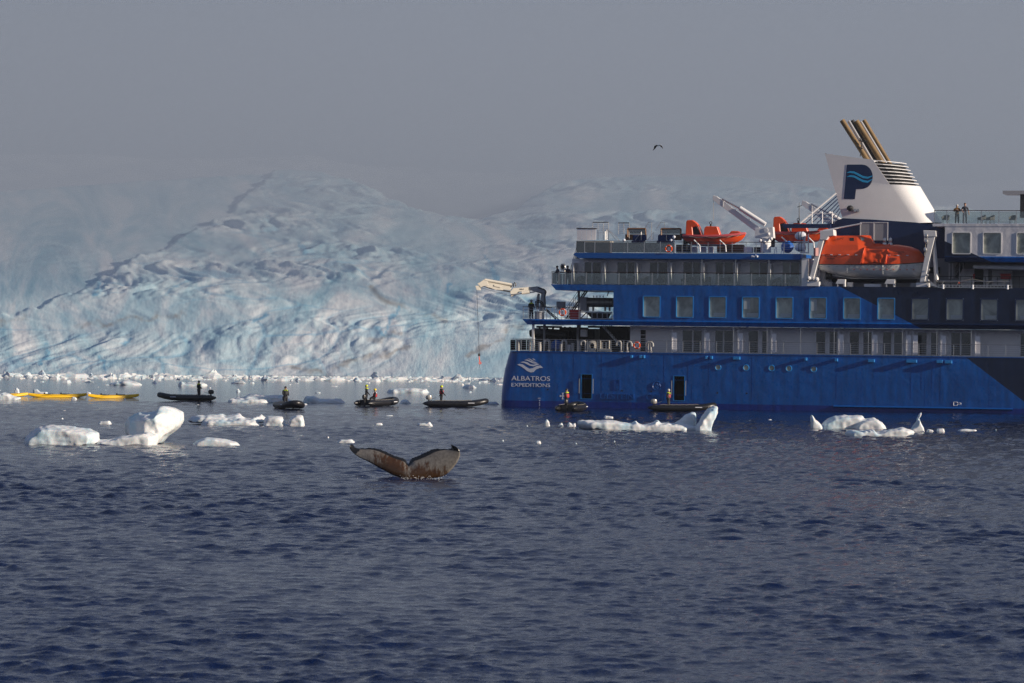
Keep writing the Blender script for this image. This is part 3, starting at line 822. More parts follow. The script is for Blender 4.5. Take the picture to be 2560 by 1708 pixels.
# ---- balcony deck (deck with the row of cabins)
YC = 1.75
g = MB(); xw = SX(1430, 680, YC); xw2 = SX(2050, 690, YC)
g.box((xw, YC, zC + .002), (xw2, BEAM - YC, zDb - .04)); g.build('cabin_block', m_wall, ship)
zr1 = SZ(1700, 682); XR = SX(2002, 690)
posts = [SX(1160 + u*.26786, 700) for u in (820, 885, 943, 1003, 1140, 1295, 1445, 1600, 1755)] + [SX(1600 + u*.26786, 700) for u in (265, 420, 570, 730, 880, 1040, 1190, 1355)]
rail('glass_balustrade', SX(1379, 700), XR, zC, zr1, 0.06, posts, 0, m_cap, m_steel, glass=m_glass, top_r=.035, post_r=.035)
b = MB(); b.tube([(SX(1379, 700), .06, zr1), (SX(1379, 700), 12, zr1)], .035, 6); b.build('stern_handrail', m_cap, ship)
for k in range(5):
    b = MB(); b.box((SX(1379, 700), .3 + k*2.2, zC + .05), (SX(1379, 700) + .015, 2.3 + k*2.2, zr1 - .1)); b.build('glass_panel', m_glass, ship)
div = [1432, 1510.5, 1591, 1676, 1758, 1841, 1924]
zdt = SZ(1600, 659)
for p in div:
    x = SX(p + 1, 690, 0.2); g = MB(); g.box((x, .15, zC), (x + .05, YC, zdt)); g.build('balcony_divider', m_white, ship)
    c = MB(); c.box((x - .05, .10, zdt), (x + .10, YC, zdt + .03)); c.build('divider_cap', m_wall, ship)
for p in (1754, 1838, 1921.5, 2003):
    x = SX(p, 690); g = MB(); g.box((x - .03, .08, zC), (x + .03, .16, zDb)); g.build('stanchion', m_steel, ship)
for i, (a, b) in enumerate(((1461, 1505), (1543, 1589), (1624, 1671), (1708, 1753), (1789, 1836), (1874, 1921), (1956, 2001))):
    mp = [m_door, m_door] if i < 5 else [m_curtain, m_door]
    door(ship, a + 1, b - 3, 656, 712, YC, (0, .46 if i % 2 == 0 else .56, 1), mp)
    q = MB(); x0, z = L(a - 4, 651, YC); q.box((x0, YC - .22, z - .03), (x0 + 1.9, YC, z + .05)); q.build('awning_rail', m_wall, ship)
    q = MB(); x0, z = L(b + 2, 654, 1.2); q.tube([(x0, 1.2, z + .25), (x0, 1.2, z + .05)], .04, 6); q.ball((x0, 1.2, z), .11); q.build('balcony_lamp', m_wall, ship, True)
# end bulkhead of the balcony row
x = SX(2004, 690); x2 = SX(2019, 690)
g = MB(); g.box((x + .02, 0.02, zC), (x2, YC + 4, zDb + .1)); g.build('end_bulkhead', m_white, ship)
g = MB(); g.box((x2, 2.2, zC), (SX(2062, 690), 4, zDb - .1)); g.build('end_bulkhead_recess', m_wall, ship)

# ---- promenade on the main deck
YA = 1.9
g = MB(); g.box((SX(1575, 850, YA), YA, zA), (XE, BEAM - YA, zBb - .02)); g.build('promenade_block', m_wall, ship)
zra = SZ(1700, 853); XSt = SX(1276, 860)
pp = [1291, 1302, 1333, 1359.6, 1389, 1405.5, 1444, 1468, 1494, 1527, 1559, 1585, 1666, 1707, 1750, 1791, 1873, 1958, 2042, 2126, 2211, 2297, 2384, 2470, 2514]
rail('promenade_railing', XSt, XE - 1, zA, zra, 0.07, [SX(p, 865) for p in pp], 5, m_steel, m_steel, top_r=.028, post_r=.026, bar_r=.011)
b = MB(); b.tube([(XSt, .07, zra), (XSt - .1, 1.5, zra), (XSt - .2, 12, zra)], .035, 6); b.build('stern_handrail', m_cap, ship)
for k in range(5):
    b = MB(); b.box((XSt - .1, .4 + k*2.2, zA + .05), (XSt - .085, 2.4 + k*2.2, zra - .08)); b.build('glass_panel', m_glass, ship)
zt = zBb - .01
for p, m in [(1678, m_white), (1760, m_white), (1833, m_steel), (1843.5, m_white), (1917, m_steel), (1927, m_white), (2001, m_steel), (2085, m_steel), (2095, m_white), (2170.5, m_steel), (2180, m_white), (2255.5, m_steel), (2264.5, m_white), (2281, m_white), (2341.5, m_steel), (2351, m_white), (2427.5, m_steel), (2437, m_white)]:
    x = SX(p, 850); y = .09 if m is m_steel else .35
    g = MB(); g.box((x - .028, y, zA), (x + .028, y + .06, zt)); g.build('stanchion', m, ship)
    if m is m_white:
        q = MB(); q.box((x + .03, y + .05, zA + .15), (x + .45, y + .09, zt - .6)); q.build('privacy_screen', m_wall, ship)
for a, b, pn in ((1707, 1754, (0, .54, 1)), (1789, 1832, (0, .47, 1)), (1872, 1895, (0, 1)), (1906, 1917, (0, 1)), (2041, 2063, (0, 1)), (2074.5, 2092, (0, 1)), (2125, 2147, (0, 1)), (2159, 2178, (0, 1)), (2208, 2228, (0, 1)), (2236, 2255, (0, 1)),
                 (2294, 2316, (0, 1)), (2328, 2344, (0, 1)), (2379, 2427, (0, .48, 1)), (2552, 2575, (0, 1))):
    door(ship, a, b, 826 + (a - 1700) * .009, 881 + (a - 1700)*.012, YA, pn, m_door, nm='promenade_door')
d = door(ship, 1602, 1614, 825, 879, YA, (0, 1), m_dark, nm='louvred_door')
for k in range(4):
    x0, z = L(1601.5, 838 + k * 10, YA); q = MB(); q.box((x0, YA - .06, z), (x0 + .5, YA - .03, z + .05)); q.build('louvre_bar', m_wall, d)
for p in (1640, 1868, 1955, 2022, 2112, 2220, 2320, 2490):
    x, z = L(p, 821, 1.0); q = MB(); q.tube([(x, 1.0, z + .2), (x, 1.0, z)], .09, 8); q.build('deck_lamp', m_white, ship)
for p0, p1 in ((1620, 1651), (1665, 1700)):
    x0, z = L(p0, 819.5, .8); x1 = SX(p1, 819.5, .8); q = MB(); q.box((x0, .75, z - .04), (x1, .85, z + .05)); q.build('ceiling_light_tube', m_white, ship)

# ---------------------------------------------------------------- aft open decks
def box_px(name, px0, py0, px1, py1, Y, dy, m, bevel=0.0, parent=ship):
    x0, z1 = L(px0, py0, Y); x1, z0 = L(px1, py1, Y)
    g = MB(); g.box((x0, Y, z0), (x1, Y + dy, z1)); return g.build(name, m, parent, bevel=bevel)
def line_px(name, pts, Y, r, m, n=6, parent=ship, smooth=True):
    g = MB(); g.tube([(lambda q: (q[0], p[2] if len(p) > 2 else Y, q[1]))(L(p[0], p[1], p[2] if len(p) > 2 else Y)) for p in pts], r, n)
    return g.build(name, m, parent, smooth)
def stairs(name, pa, pb, Y, width, n, m, parent=ship, rails=True):
    """stair whose near stringer runs from pixel pa (bottom) to pb (top)"""
    (xa, za), (xb, zb) = L(*pa, Y), L(*pb, Y)
    g = MB()
    for y in (Y, Y + width): g.prism([(xa, za), (xa + .16, za), (xb + .16, zb), (xb, zb)], y, y + .05)
    so = g.build(name, m, parent)
    for k in range(1, n):
        f = k / n; q = MB(); x, z = xa + (xb-xa)*f, za + (zb-za)*f
        q.box((x - .08, Y + .05, z), (x + .22, Y + width, z + .035)); q.build('tread', m_dark, so)
    if rails:
        for y in (Y, Y + width):
            q = MB(); q.tube([(xa, y, za + .9), (xb, y, zb + .9)], .025, 6); q.tube([(xa, y, za + .45), (xb, y, zb + .45)], .015, 5)
            for k in range(0, 6):
                f = k/5; q.tube([(xa + (xb-xa)*f, y, za + (zb-za)*f), (xa + (xb-xa)*f, y, za + (zb-za)*f + .9)], .018, 5)
            q.build('handrail', m_dark, so)
    return so

# main deck, mooring station under the crane deck
for p, w, m, Y in ((1332, 5, m_white, .15), (1360, 6, m_grey, 3.2), (1444, 6, m_grey, 3.4), (1448, 4, m_grey, 12)):
    x = SX(p, 850, Y); g = MB(); g.box((x - .1, Y, zA), (x + .1, Y + .25, zBb)); g.build('deck_pillar', m, ship)
box_px('electrical_cabinet', 1451, 824, 1467, 842, 2.6, .4, m_wall, .02)
box_px('machinery_block', 1338, 836, 1392, 880, 7.5, 3, m_dark, .05)  # near-black colour puts the shade under the deck into these blocks
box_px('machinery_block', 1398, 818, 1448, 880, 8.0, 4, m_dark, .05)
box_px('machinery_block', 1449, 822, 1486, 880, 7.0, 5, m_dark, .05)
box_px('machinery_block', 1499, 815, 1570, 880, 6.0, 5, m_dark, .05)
for a, b in (((1341, 817), (1405, 818)), ((1348, 818), (1358, 838)), ((1376, 838), (1384, 818)), ((1366, 818), (1378, 838)), ((1412, 817), (1412, 860)), ((1425, 817), (1425, 860)), ((1470, 817), (1520, 818))):
    line_px('frame_beam', (a, b), 6.5, .10, m_dark, 4)
for (x0_, x1_, y_) in ((1380, 1410, 813.6), (1459, 1488, 815)): box_px('ceiling_light_tube', x0_, y_ - 1, x1_, y_ + .6, 1.2, .15, m_cream)
stairs('companion_stair', (1553, 870), (1504, 816), 2.4, 0.8, 9, m_white)
# goosenecks, vents, bollards, fairleads along the rail
m_vent = mat('dull_white_vent', (.42, .41, .40), .5, var=.15)
def gooseneck(px_, h0, h1, Y, r, flip=1, m=m_vent):
    x, z1 = L(px_, h0, Y); z0 = zA
    pts = [(x, Y, z0), (x, Y, z1 - .35)] + [(x + flip*.22*(1 - math.cos(a)), Y, z1 - .35 + .22*math.sin(a)*1.2) for a in (R(30), R(60), R(90), R(120), R(150), R(180))] + [(x + flip*.44, Y, z1 - .5)]
    g = MB(); g.tube(pts, r, 8); o_ = g.build('vent_gooseneck', m, ship, True)
    f = MB(); f.tube([(x, Y, z0), (x, Y, z0 + .14)], r * 1.9, 8); f.build('flange', m, o_)
    return o_
gooseneck(1374, 848, 880, .9, .13, -1); gooseneck(1416, 848, 880, .8, .10, -1); gooseneck(1464, 850, 882, .5, .11, -1); gooseneck(1553, 851, 882, .5, .10, -1)
gooseneck(1568, 852, 882, .5, .10, 1); gooseneck(1621, 853, 882, .5, .10, 1); gooseneck(1627, 853, 882, .5, .09, -1)
for p, w, t in ((1296, 7, 850), (1325, 6, 855), (1349.5, 9, 856), (1403, 8, 860), (1432, 8, 858), (1449, 9, 852)):
    x, z = L(p, t, .7); g = MB(); r_ = w * .018; g.tube([(x, .7, zA), (x, .7, z - .1), (x, .7, z - .08), (x, .7, z)], [r_, r_, r_*1.25, r_*1.25], 10); g.build('mooring_bollard', m_vent, ship, True)
# round-mouthed fairlead and roller fairlead
def ring_plate(name, px0, py0, px1, py1, Y, m):
    x0, z1 = L(px0, py0, Y); x1, z0 = L(px1, py1, Y); cx, cz = (x0+x1)/2, (z0+z1)/2 + .05
    n = 16; out, inn = [], []
    for k in range(n):
        a = 2*math.pi*k/n + .0; u, v = math.cos(a), math.sin(a); q = max(abs(u), abs(v)); q = 1/(.55*q + .45)
        out.append((cx + u*q*(x1-x0)/2, cz + v*q*(z1-z0)/2)); inn.append((cx + u*(x1-x0)*.27, cz + v*(z1-z0)*.27))
    g = MB(); g.loft([[(p[0], Y+.25, p[1]) for p in out], [(p[0], Y-.05, p[1]) for p in out], [(p[0], Y-.1, p[1]) for p in inn], [(p[0], Y+.25, p[1]) for p in inn]], cap=False)
    o_ = g.build(name, m, ship, True); b = MB(); b.box((x0+.05, Y - .02, zA), (x1-.05, Y + .3, z0 + .12)); b.build('pedestal', m, o_); return o_
ring_plate('panama_fairlead', 1470, 853, 1491, 879, .45, m_cream)
f = box_px('roller_fairlead', 1497, 872, 1527, 880, .4, .5, m_cream, .03)
for p0, p1 in ((1499, 1502), (1521, 1524)): box_px('frame_side', p0, 852, p1, 872, .4, .3, m_cream, .02, f)
box_px('frame_top', 1499, 850, 1524, 853, .42, .26, m_cream, .02, f)
for p in (1506, 1516):
    x, z1 = L(p, 856, .55); g = MB(); g.tube([(x, .55, zA + .3), (x, .55, z1)], .09, 10); g.build('roller', m_cream, f, True)
box_px('deck_locker', 1415, 862, 1426, 880, 1.0, .5, m_wall, .02)
x, z = L(1392, 866, 1.6)
g = MB(); g.ball((x, 1.6, zA + .5), (.62, .5, .62), 12, 8); 
for i, v in enumerate(g.v): g.v[i] = tuple(np.array(v) + .09*np.array([noise.noise(Vector(v)*3), noise.noise(Vector(v)*3 + Vector((5,0,0))), noise.noise(Vector(v)*3 + Vector((0,9,0)))]))
tarp1 = g.build('covered_winch', m_tarp)
tarp1.matrix_world = SHIP_M; prop(tarp1, 'blue tarpaulin bundle on the mooring deck behind the stern railing', 'tarpaulin', 'blue tarpaulin covers')
# stowed black inflatable under the crane deck
x, z = L(1325, 835, 5.0); x1 = SX(1420, 835, 5)
g = MB(); g.tube([(x, 5, z + .05), (x + .5, 5, z + .1), (x1, 5, z - .1)], [.32, .5, .5], 12); g.tube([(x, 6.6, z + .05), (x + .5, 6.6, z + .1), (x1, 6.6, z - .1)], [.32, .5, .5], 12)
g.box((x + .6, 5, z - .3), (x1, 6.6, z - .1))
so = g.build('stowed_inflatable_boat', m_black, None, True); so.matrix_world = SHIP_M; prop(so, 'black inflatable boat stowed in the dark mooring station at the stern', 'inflatable boat')

# crane deck
zrb = SZ(1400, 768)
rail('crane_deck_railing', SX(1307, 780), SX(1448, 780), zB, zrb, 0.1, [SX(1160 + u*.26786, 780) for u in (550, 597, 680, 735, 768, 803, 840, 870, 905, 940, 975, 1072)], 4, m_dark, m_steel, top_r=.03, post_r=.022, bar_r=.011)
b = MB(); b.tube([(SX(1307, 780), .1, zrb), (SX(1307, 780), 12, zrb)], .03, 6); b.build('stern_handrail', m_dark, ship)
for k in range(3):
    b = MB(); z = zB + .3 + .3*k; b.tube([(SX(1307, 780), .1, z), (SX(1307, 780), 12, z)], .012, 5); b.build('stern_rail', m_steel, ship)
t = box_px('red_locker', 1424, 774, 1446.5, 798.5, .5, .9, m_red, .02)
for k in range(2): box_px('rib', 1423.7, 781 + k*8, 1446.8, 782 + k*8, .47, .05, m_red, 0, t)
box_px('control_box', 1391, 754, 1411, 774, 3.0, .5, m_grey, .02)
box_px('tank_cabinet', 1450, 743, 1466, 778, 2.0, .8, m_grey, .02)
(xa, z), (xb, _) = L(1466, 756, 2.4), L(1532, 756, 2.4)
g = MB(); g.tube([(xa, 2.6, z), (xa + .06, 2.6, z), (xb, 2.6, z)], [.40, .45, .45], 16); tank = g.build('pressure_tank', mat('brushed_tank', (.22, .21, .19), .4, metal=.6, var=.15), ship, True)
for k in range(5):
    g = MB(); x = xa + .3 + k*(xb-xa-.6)/4; g.torus((x, 2.6, z), .46, .015, axis='Y', n=16, m=5); 
    for i, v in enumerate(g.v): g.v[i] = (x + (v[1]-2.6), 2.6 + (v[0]-x), v[2])
    g.build('tank_band', m_dark, tank)
for k in range(4):
    x = SX(1484 + k*8, 745, 2.6); g = MB(); g.tube([(x, 2.6, z + .4), (x, 2.6, z + .58)], .035, 6); g.ball((x, 2.6, z + .6), .06); g.build('valve', m_steel, tank)
for p in (1470, 1483, 1513, 1524): line_px('tank_leg', ((p, 765), (p, 778)), 2.6, .10, m_cream, 4, tank)
fr = line_px('support_frame', ((1448, 797), (1532, 798)), .5, .07, m_grey, 4)
line_px('frame_bar', ((1450, 780), (1530, 781)), .5, .06, m_grey, 4, fr)
for p in (1450, 1468, 1480, 1493, 1506, 1518, 1530): line_px('frame_bar', ((p, 780), (p, 797)), .5, .045, m_grey, 4, fr)
line_px('frame_bar', ((1452, 796), (1466, 782)), .5, .05, m_dark, 4, fr)
for k in range(7): line_px('pipe_run', ((1466 + k*2, 783 + k*2), (1528 - k, 784 + k*1.8)), 1.5 + k*.2, .045, m_dark, 5)
stairs('deck_stair', (1413, 797), (1465, 722), 3.6, .9, 11, m_dark)
line_px('deck_pillar', ((1447, 800), (1447, 723)), 3.0, .09, m_grey, 4)
for a, b in (((1508, 726), (1530, 727)), ((1522, 728), (1518, 740))): line_px('lamp_bracket', (a, b), 2.0, .05, m_grey, 5)
stairs('deck_stair', (1421, 712), (1441, 643), 2.0, .8, 9, m_dark)
line_px('diagonal_strut', ((1398, 800), (1365, 772)), 3, .05, m_dark, 4)
line_px('diagonal_strut', ((1364, 775), (1390, 798)), 4, .07, m_dark, 4)

# lifebuoys
def lifebuoy(px_, py_, Y, r_px, label):
    x, z = L(px_, py_, Y); r_ = r_px / 27.3
    o_ = empty('lifebuoy'); o_.matrix_world = SHIP_M @ Matrix.Translation((x, Y, z)); prop(o_, label, 'lifebuoy', 'orange lifebuoys hung on the ship railings')
    g = MB(); g.torus((0, 0, 0), r_*.82, r_*.2, n=20, m=8); g.build('ring', m_orange, o_, True)
    for k in range(4):
        a = R(45 + 90*k); g = MB(); g.tube([(r_*.82*math.cos(a-.13), 0, r_*.82*math.sin(a-.13)), (r_*.82*math.cos(a+.13), 0, r_*.82*math.sin(a+.13))], r_*.215, 8); g.build('white_band', m_sign, o_)
    g = MB(); g.box((-.09, .02, -.22), (.09, .12, .16)); g.build('bracket', m_wall, o_, bevel=.02)
lifebuoy(1406, 781, .0, 10.2, 'orange lifebuoy on the crane deck railing beside the red locker')
lifebuoy(1592, 863.5, -.02, 9.6, 'orange lifebuoy on the promenade railing beside the louvred door')
lifebuoy(1671.5, 622, -.14, 10, 'orange lifebuoy on the smoked glass windbreak of the lounge deck')

# ---- stern knuckle crane
def crane():
    Y = 0.8
    def Q(u, v): return L(1180 + u * .09362, 670 + v * .09362, Y)
    def poly(name, pts, y0, y1, m, parent): g = MB(); g.prism([Q(*p) for p in pts], y0, y1); return g.build(name, m, parent, bevel=.012)
    xp, _ = Q(1785, 1200); _, zt = Q(1785, 1160)
    g = MB(); g.tube([(xp, Y + .3, zB), (xp, Y + .3, zt - .1), (xp, Y + .3, zt - .1), (xp, Y + .3, zt)], [.45, .45, .52, .52], 14); cr = g.build('stern_crane', m_grey, ship, True)
    cr['label'] = 'cream knuckle boom crane on the stern, lowering a hook'
    poly('king_post', [(1850, 680), (1940, 650), (1910, 1150), (1790, 1150)], Y, Y + .5, m_grey, cr)
    poly('lift_cylinder', [(1745, 680), (1790, 690), (1760, 1100), (1700, 1100), (1715, 800)], Y + .1, Y + .4, m_grey, cr)
    poly('elbow', [(1565, 515), (1740, 490), (1945, 590), (1940, 670), (1850, 690), (1560, 600)], Y - .02, Y + .52, m_grey, cr)  # grey in place of cream: the elbow's shade put into its paint
    poly('inner_boom', [(1100, 545), (1565, 510), (1565, 600), (1230, 640), (1140, 720), (1040, 770), (1020, 640)], Y, Y + .5, m_cream, cr)
    text_part('MKG', *sorted((Q(1265, 590)[0], Q(1390, 555)[0])), *sorted((Q(1265, 592)[1], Q(1390, 556)[1])), Y - .016, m_dark, cr, 'lettering', .003, .3)
    g = MB(); a, b = Q(1340, 670), Q(1540, 640); g.tube([(a[0], Y - .05, a[1]), (b[0], Y - .05, b[1])], .17, 10); g.build('ram_cylinder', m_cream, cr, True)
    g = MB(); a, b = Q(1080, 715), Q(1680, 640); g.tube([(a[0], Y - .05, a[1]), (b[0], Y - .05, b[1])], .06, 8); g.build('ram_rod', m_steel, cr, True)
    poly('outer_boom', [(300, 470), (470, 410), (1020, 500), (1020, 600), (460, 545)], Y + .05, Y + .45, m_cream, cr)
    poly('boom_underside', [(300, 500), (480, 545), (1025, 620), (1025, 660), (470, 565)], Y + .02, Y + .48, m_dark, cr)
    for k, (v0, v1, r_) in enumerate(((330, 455, .13), (385, 475, .11), (430, 500, .09))):
        g = MB(); a, b = Q(350 + k*40, v0), Q(1070 - k*15, v1); g.tube([(a[0], Y + .1 + .1*k, a[1]), (b[0], Y + .1 + .1*k, b[1])], r_, 8); g.build('extension_cylinder', m_cream, cr, True)
    poly('boom_plate', [(590, 455), (770, 495), (770, 540), (595, 500)], Y - .03, Y + .02, m_cream, cr)
    poly('boom_plate', [(460, 530), (560, 505), (840, 580), (820, 605), (660, 590), (650, 600)], Y - .04, Y + .02, m_cream, cr)
    poly('boom_head', [(150, 430), (210, 400), (340, 310), (420, 370), (440, 470), (300, 500), (240, 530), (190, 470)], Y, Y + .5, m_cream, cr)
    poly('sheave_plate', [(90, 490), (215, 480), (215, 605), (130, 600)], Y + .05, Y + .45, m_cream, cr)
    for pts in ([(1110, 520), (1115, 430), (1145, 395), (1175, 430), (1165, 500)], [(1760, 530), (1930, 570), (1985, 640), (1950, 760), (1965, 1050)], [(1700, 1020), (1700, 900), (1790, 860), (1890, 920), (1930, 1050)], [(1740, 1050), (1730, 930), (1800, 905), (1870, 960), (1880, 1060)]):
        g = MB(); g.tube([(Q(*p)[0], Y - .06, Q(*p)[1]) for p in pts], .055, 6); g.build('hydraulic_hose', m_black, cr, True)
    g = MB(); a = Q(120, 600); bx, bz = L(1197, 886, Y); g.tube([(a[0], Y + .25, a[1]), (bx, Y + .25, bz)], .016, 5); g.build('hoist_wire', m_dark, cr)
    g = MB(); a, b = Q(230, 540), Q(1030, 755); g.tube([(a[0], Y + .2, a[1]), (b[0], Y + .2, b[1])], .014, 5); g.build('hoist_wire', m_dark, cr)
    hk = MB(); hk.box((bx - .09, Y + .12, bz - .15), (bx + .09, Y + .38, bz + .1)); h = hk.build('hook_block', m_dark, cr, bevel=.02)
    g = MB(); x, z = L(1199, 907, Y); g.torus((x, Y + .25, z), .10, .035, n=14, m=6); g.tube([(bx, Y + .25, bz - .1), (bx, Y + .25, bz - .35), (x - .02, Y + .25, z + .08)], [.03, .05, .04], 6); g.build('hook', m_orange, cr, True)
    g = MB(); g.tube([(x - .04, Y + .25, z - .1), (x - .04, Y + .25, z - .45)], .014, 5); g.build('hook_lanyard', m_dark, cr)
    for o_ in list(cr.children):                       # the boom is slewed outboard, towards the viewer
        for v_ in o_.data.vertices:
            q_ = min(0.0, v_.co.x - xp) * 0.5; v_.co.y += q_; v_.co.x -= q_ * 0.25
crane()

# ---------------------------------------------------------------- lounge deck
zw = SZ(1500, 603)
wp = [SX(1400 + u*.21277, 615) for u in (290, 410, 600, 795, 990, 1180, 1345)]
rail('windbreak', SX(1441, 615), wp[-1] + .05, zD, zw, 0.0, wp, 0, m_cap, m_steel, top_r=.03, post_r=.035, glass=m_frost)
box_px('brown_screen', 1441, 604, 1461, 631.5, .15, .06, m_cap)
box_px('bar_counter', 1463, 607, 1524, 631.5, 1.0, 1.2, m_wood, .03)
box_px('bar_counter_top', 1462, 603, 1526, 607, .9, 1.5, m_cream, .02)
rail('lounge_railing', wp[-1] + .1, SX(1990, 620), zD, SZ(1700, 605), .05, [SX(p, 620) for p in (1705, 1728, 1743, 1770, 1800, 1830, 1865, 1890, 1905, 1960)], 4, m_dark, m_steel)
for k in range(4): box_px('wind_screen_panel', 1443 + k*12, 572 + k*.3, 1453.5 + k*12, 600, 2.0, .05, m_wall)
line_px('screen_cap', ((1441, 571), (1492, 572)), 2.0, .05, m_cap, 4)
for (a, b, t0, t1) in ((1482, 1521, 556, 600), (1546, 1573, 557.5, 586)):
    l0 = line_px('ladder_rail', ((a, t0), (b, t0)), 4, .04, m_cap, 4)
    for p in np.linspace(a, b, 4 if b - a > 30 else 3): line_px('upright', ((p, t0), (p, t1)), 4, .03, m_steel, 5, l0)
    for k in range(5): line_px('rung', ((a, t0 + 6 + 5*k), (b, t0 + 6 + 5*k)), 4, .015, m_steel, 5, l0)
for (a, b) in ((1569, 1614), (1653, 1702)):
    f = line_px('bench_frame', ((a, 572), (b, 572)), 3, .08, m_wood, 4)
    for p in (a, b): line_px('frame_post', ((p, 572), (p, 600)), 3, .08, m_wood, 4, f)
    box_px('frame_panel', a + 2, 574, b - 2, 585, 3.05, .04, m_frost, 0, f)
    box_px('wooden_back', a - 6, 586, b + 2, 601, 3.2, .1, m_wood, 0, f)
for (a, b) in ((1579, 1595), (1596, 1611), (1642, 1664), (1665, 1681)):
    x0, z1 = L(a, 587.5, 2.2); x1, z0 = L(b, 601.5, 2.2)
    s_ = empty('lounge_seat'); s_.matrix_world = SHIP_M
    prop(s_, {1579: 'dark blue lounge seat left of the first deck bench', 1596: 'dark blue lounge seat right of the first deck bench', 1642: 'dark blue lounge seat at the left of the second deck bench', 1665: 'dark blue lounge seat just left of the orange rescue boat'}[a], 'seat', 'blue seats on the lounge deck')
    g = MB(); g.box((x0, 2.7, z0), (x1, 2.95, z1)); g.build('backrest', m_cush, s_, bevel=.05)
    g = MB(); g.box((x0, 2.1, z0 - .3), (x1, 2.7, z0)); g.build('cushion', m_cush, s_, bevel=.05)
for (px_, py_) in ((1560, 601), (1678, 601.5), (1685, 593)):
    x, z = L(px_, py_, 1.2); g = MB(); g.ball((x, 1.2, z), .16, 12, 8); g.tube([(x, 1.2, zD), (x, 1.2, z - .12)], .03, 6); g.build('globe_lamp', m_sign, ship, True)
def handrail(pts, Y=2.6): line_px('handrail', pts, Y, .03, m_steel, 6)
handrail(((1513, 600), (1513, 578), (1519, 574), (1530, 587), (1541, 601))); handrail(((1517, 600), (1517, 573.5), (1527, 580), (1540, 591), (1550, 604)), 2.2)
handrail(((1573, 600), (1573, 578.5), (1604, 578.5), (1588, 601))); handrail(((1603, 601), (1603, 580)))
handrail(((1613, 570), (1621, 556), (1629, 556), (1629, 600)), 4); handrail(((1642, 571), (1652, 556), (1661, 556), (1662, 575)), 4)
handrail(((1618, 601), (1634, 581), (1632, 600))); handrail(((1666, 602), (1666, 579.5), (1650, 579.5)))
for (a, b) in ((1860, 1880), (1885, 1910)): box_px('deck_box', a, 618, b, 632, 2.5, .8, m_wall if a < 1880 else m_dark, .03)
for (a, b) in ((1690, 1726), (1792, 1830), (1832, 1858)): box_px('deck_box', a, 612, b, 632, 4.5, .8, m_wood if a > 1790 else m_dark, .03)
for p in (1730, 1752, 1770): box_px('white_locker', p, 617, p + 12, 632, 3.4, .5, m_wall, .02)
x, z = L(1879, 641.5, -.2); g = MB(); g.tube([(x, -.2, z), (x + .3, -.25, z - .05)], .1, 8); g.tube([(x + .35, -.15, z + .1), (x + .6, -.3, z)], .09, 8); g.build('floodlight', m_sign, ship, True)
x, z = L(1408, 668, .2); g = MB(); g.box((x - .2, .0, z - .32), (x + .2, .25, z + .32)); fl = g.build('searchlight', m_dark, ship, bevel=.06)
g = MB(); g.torus((x, -.01, z), .24, .04, n=16, m=5); g.build('rim', m_steel, fl); line_px('lamp_post', ((1412, 712), (1412, 676)), .2, .04, m_steel, 6)
line_px('lamp_arm', ((1412, 676), (1408, 676)), .2, .04, m_steel, 6)

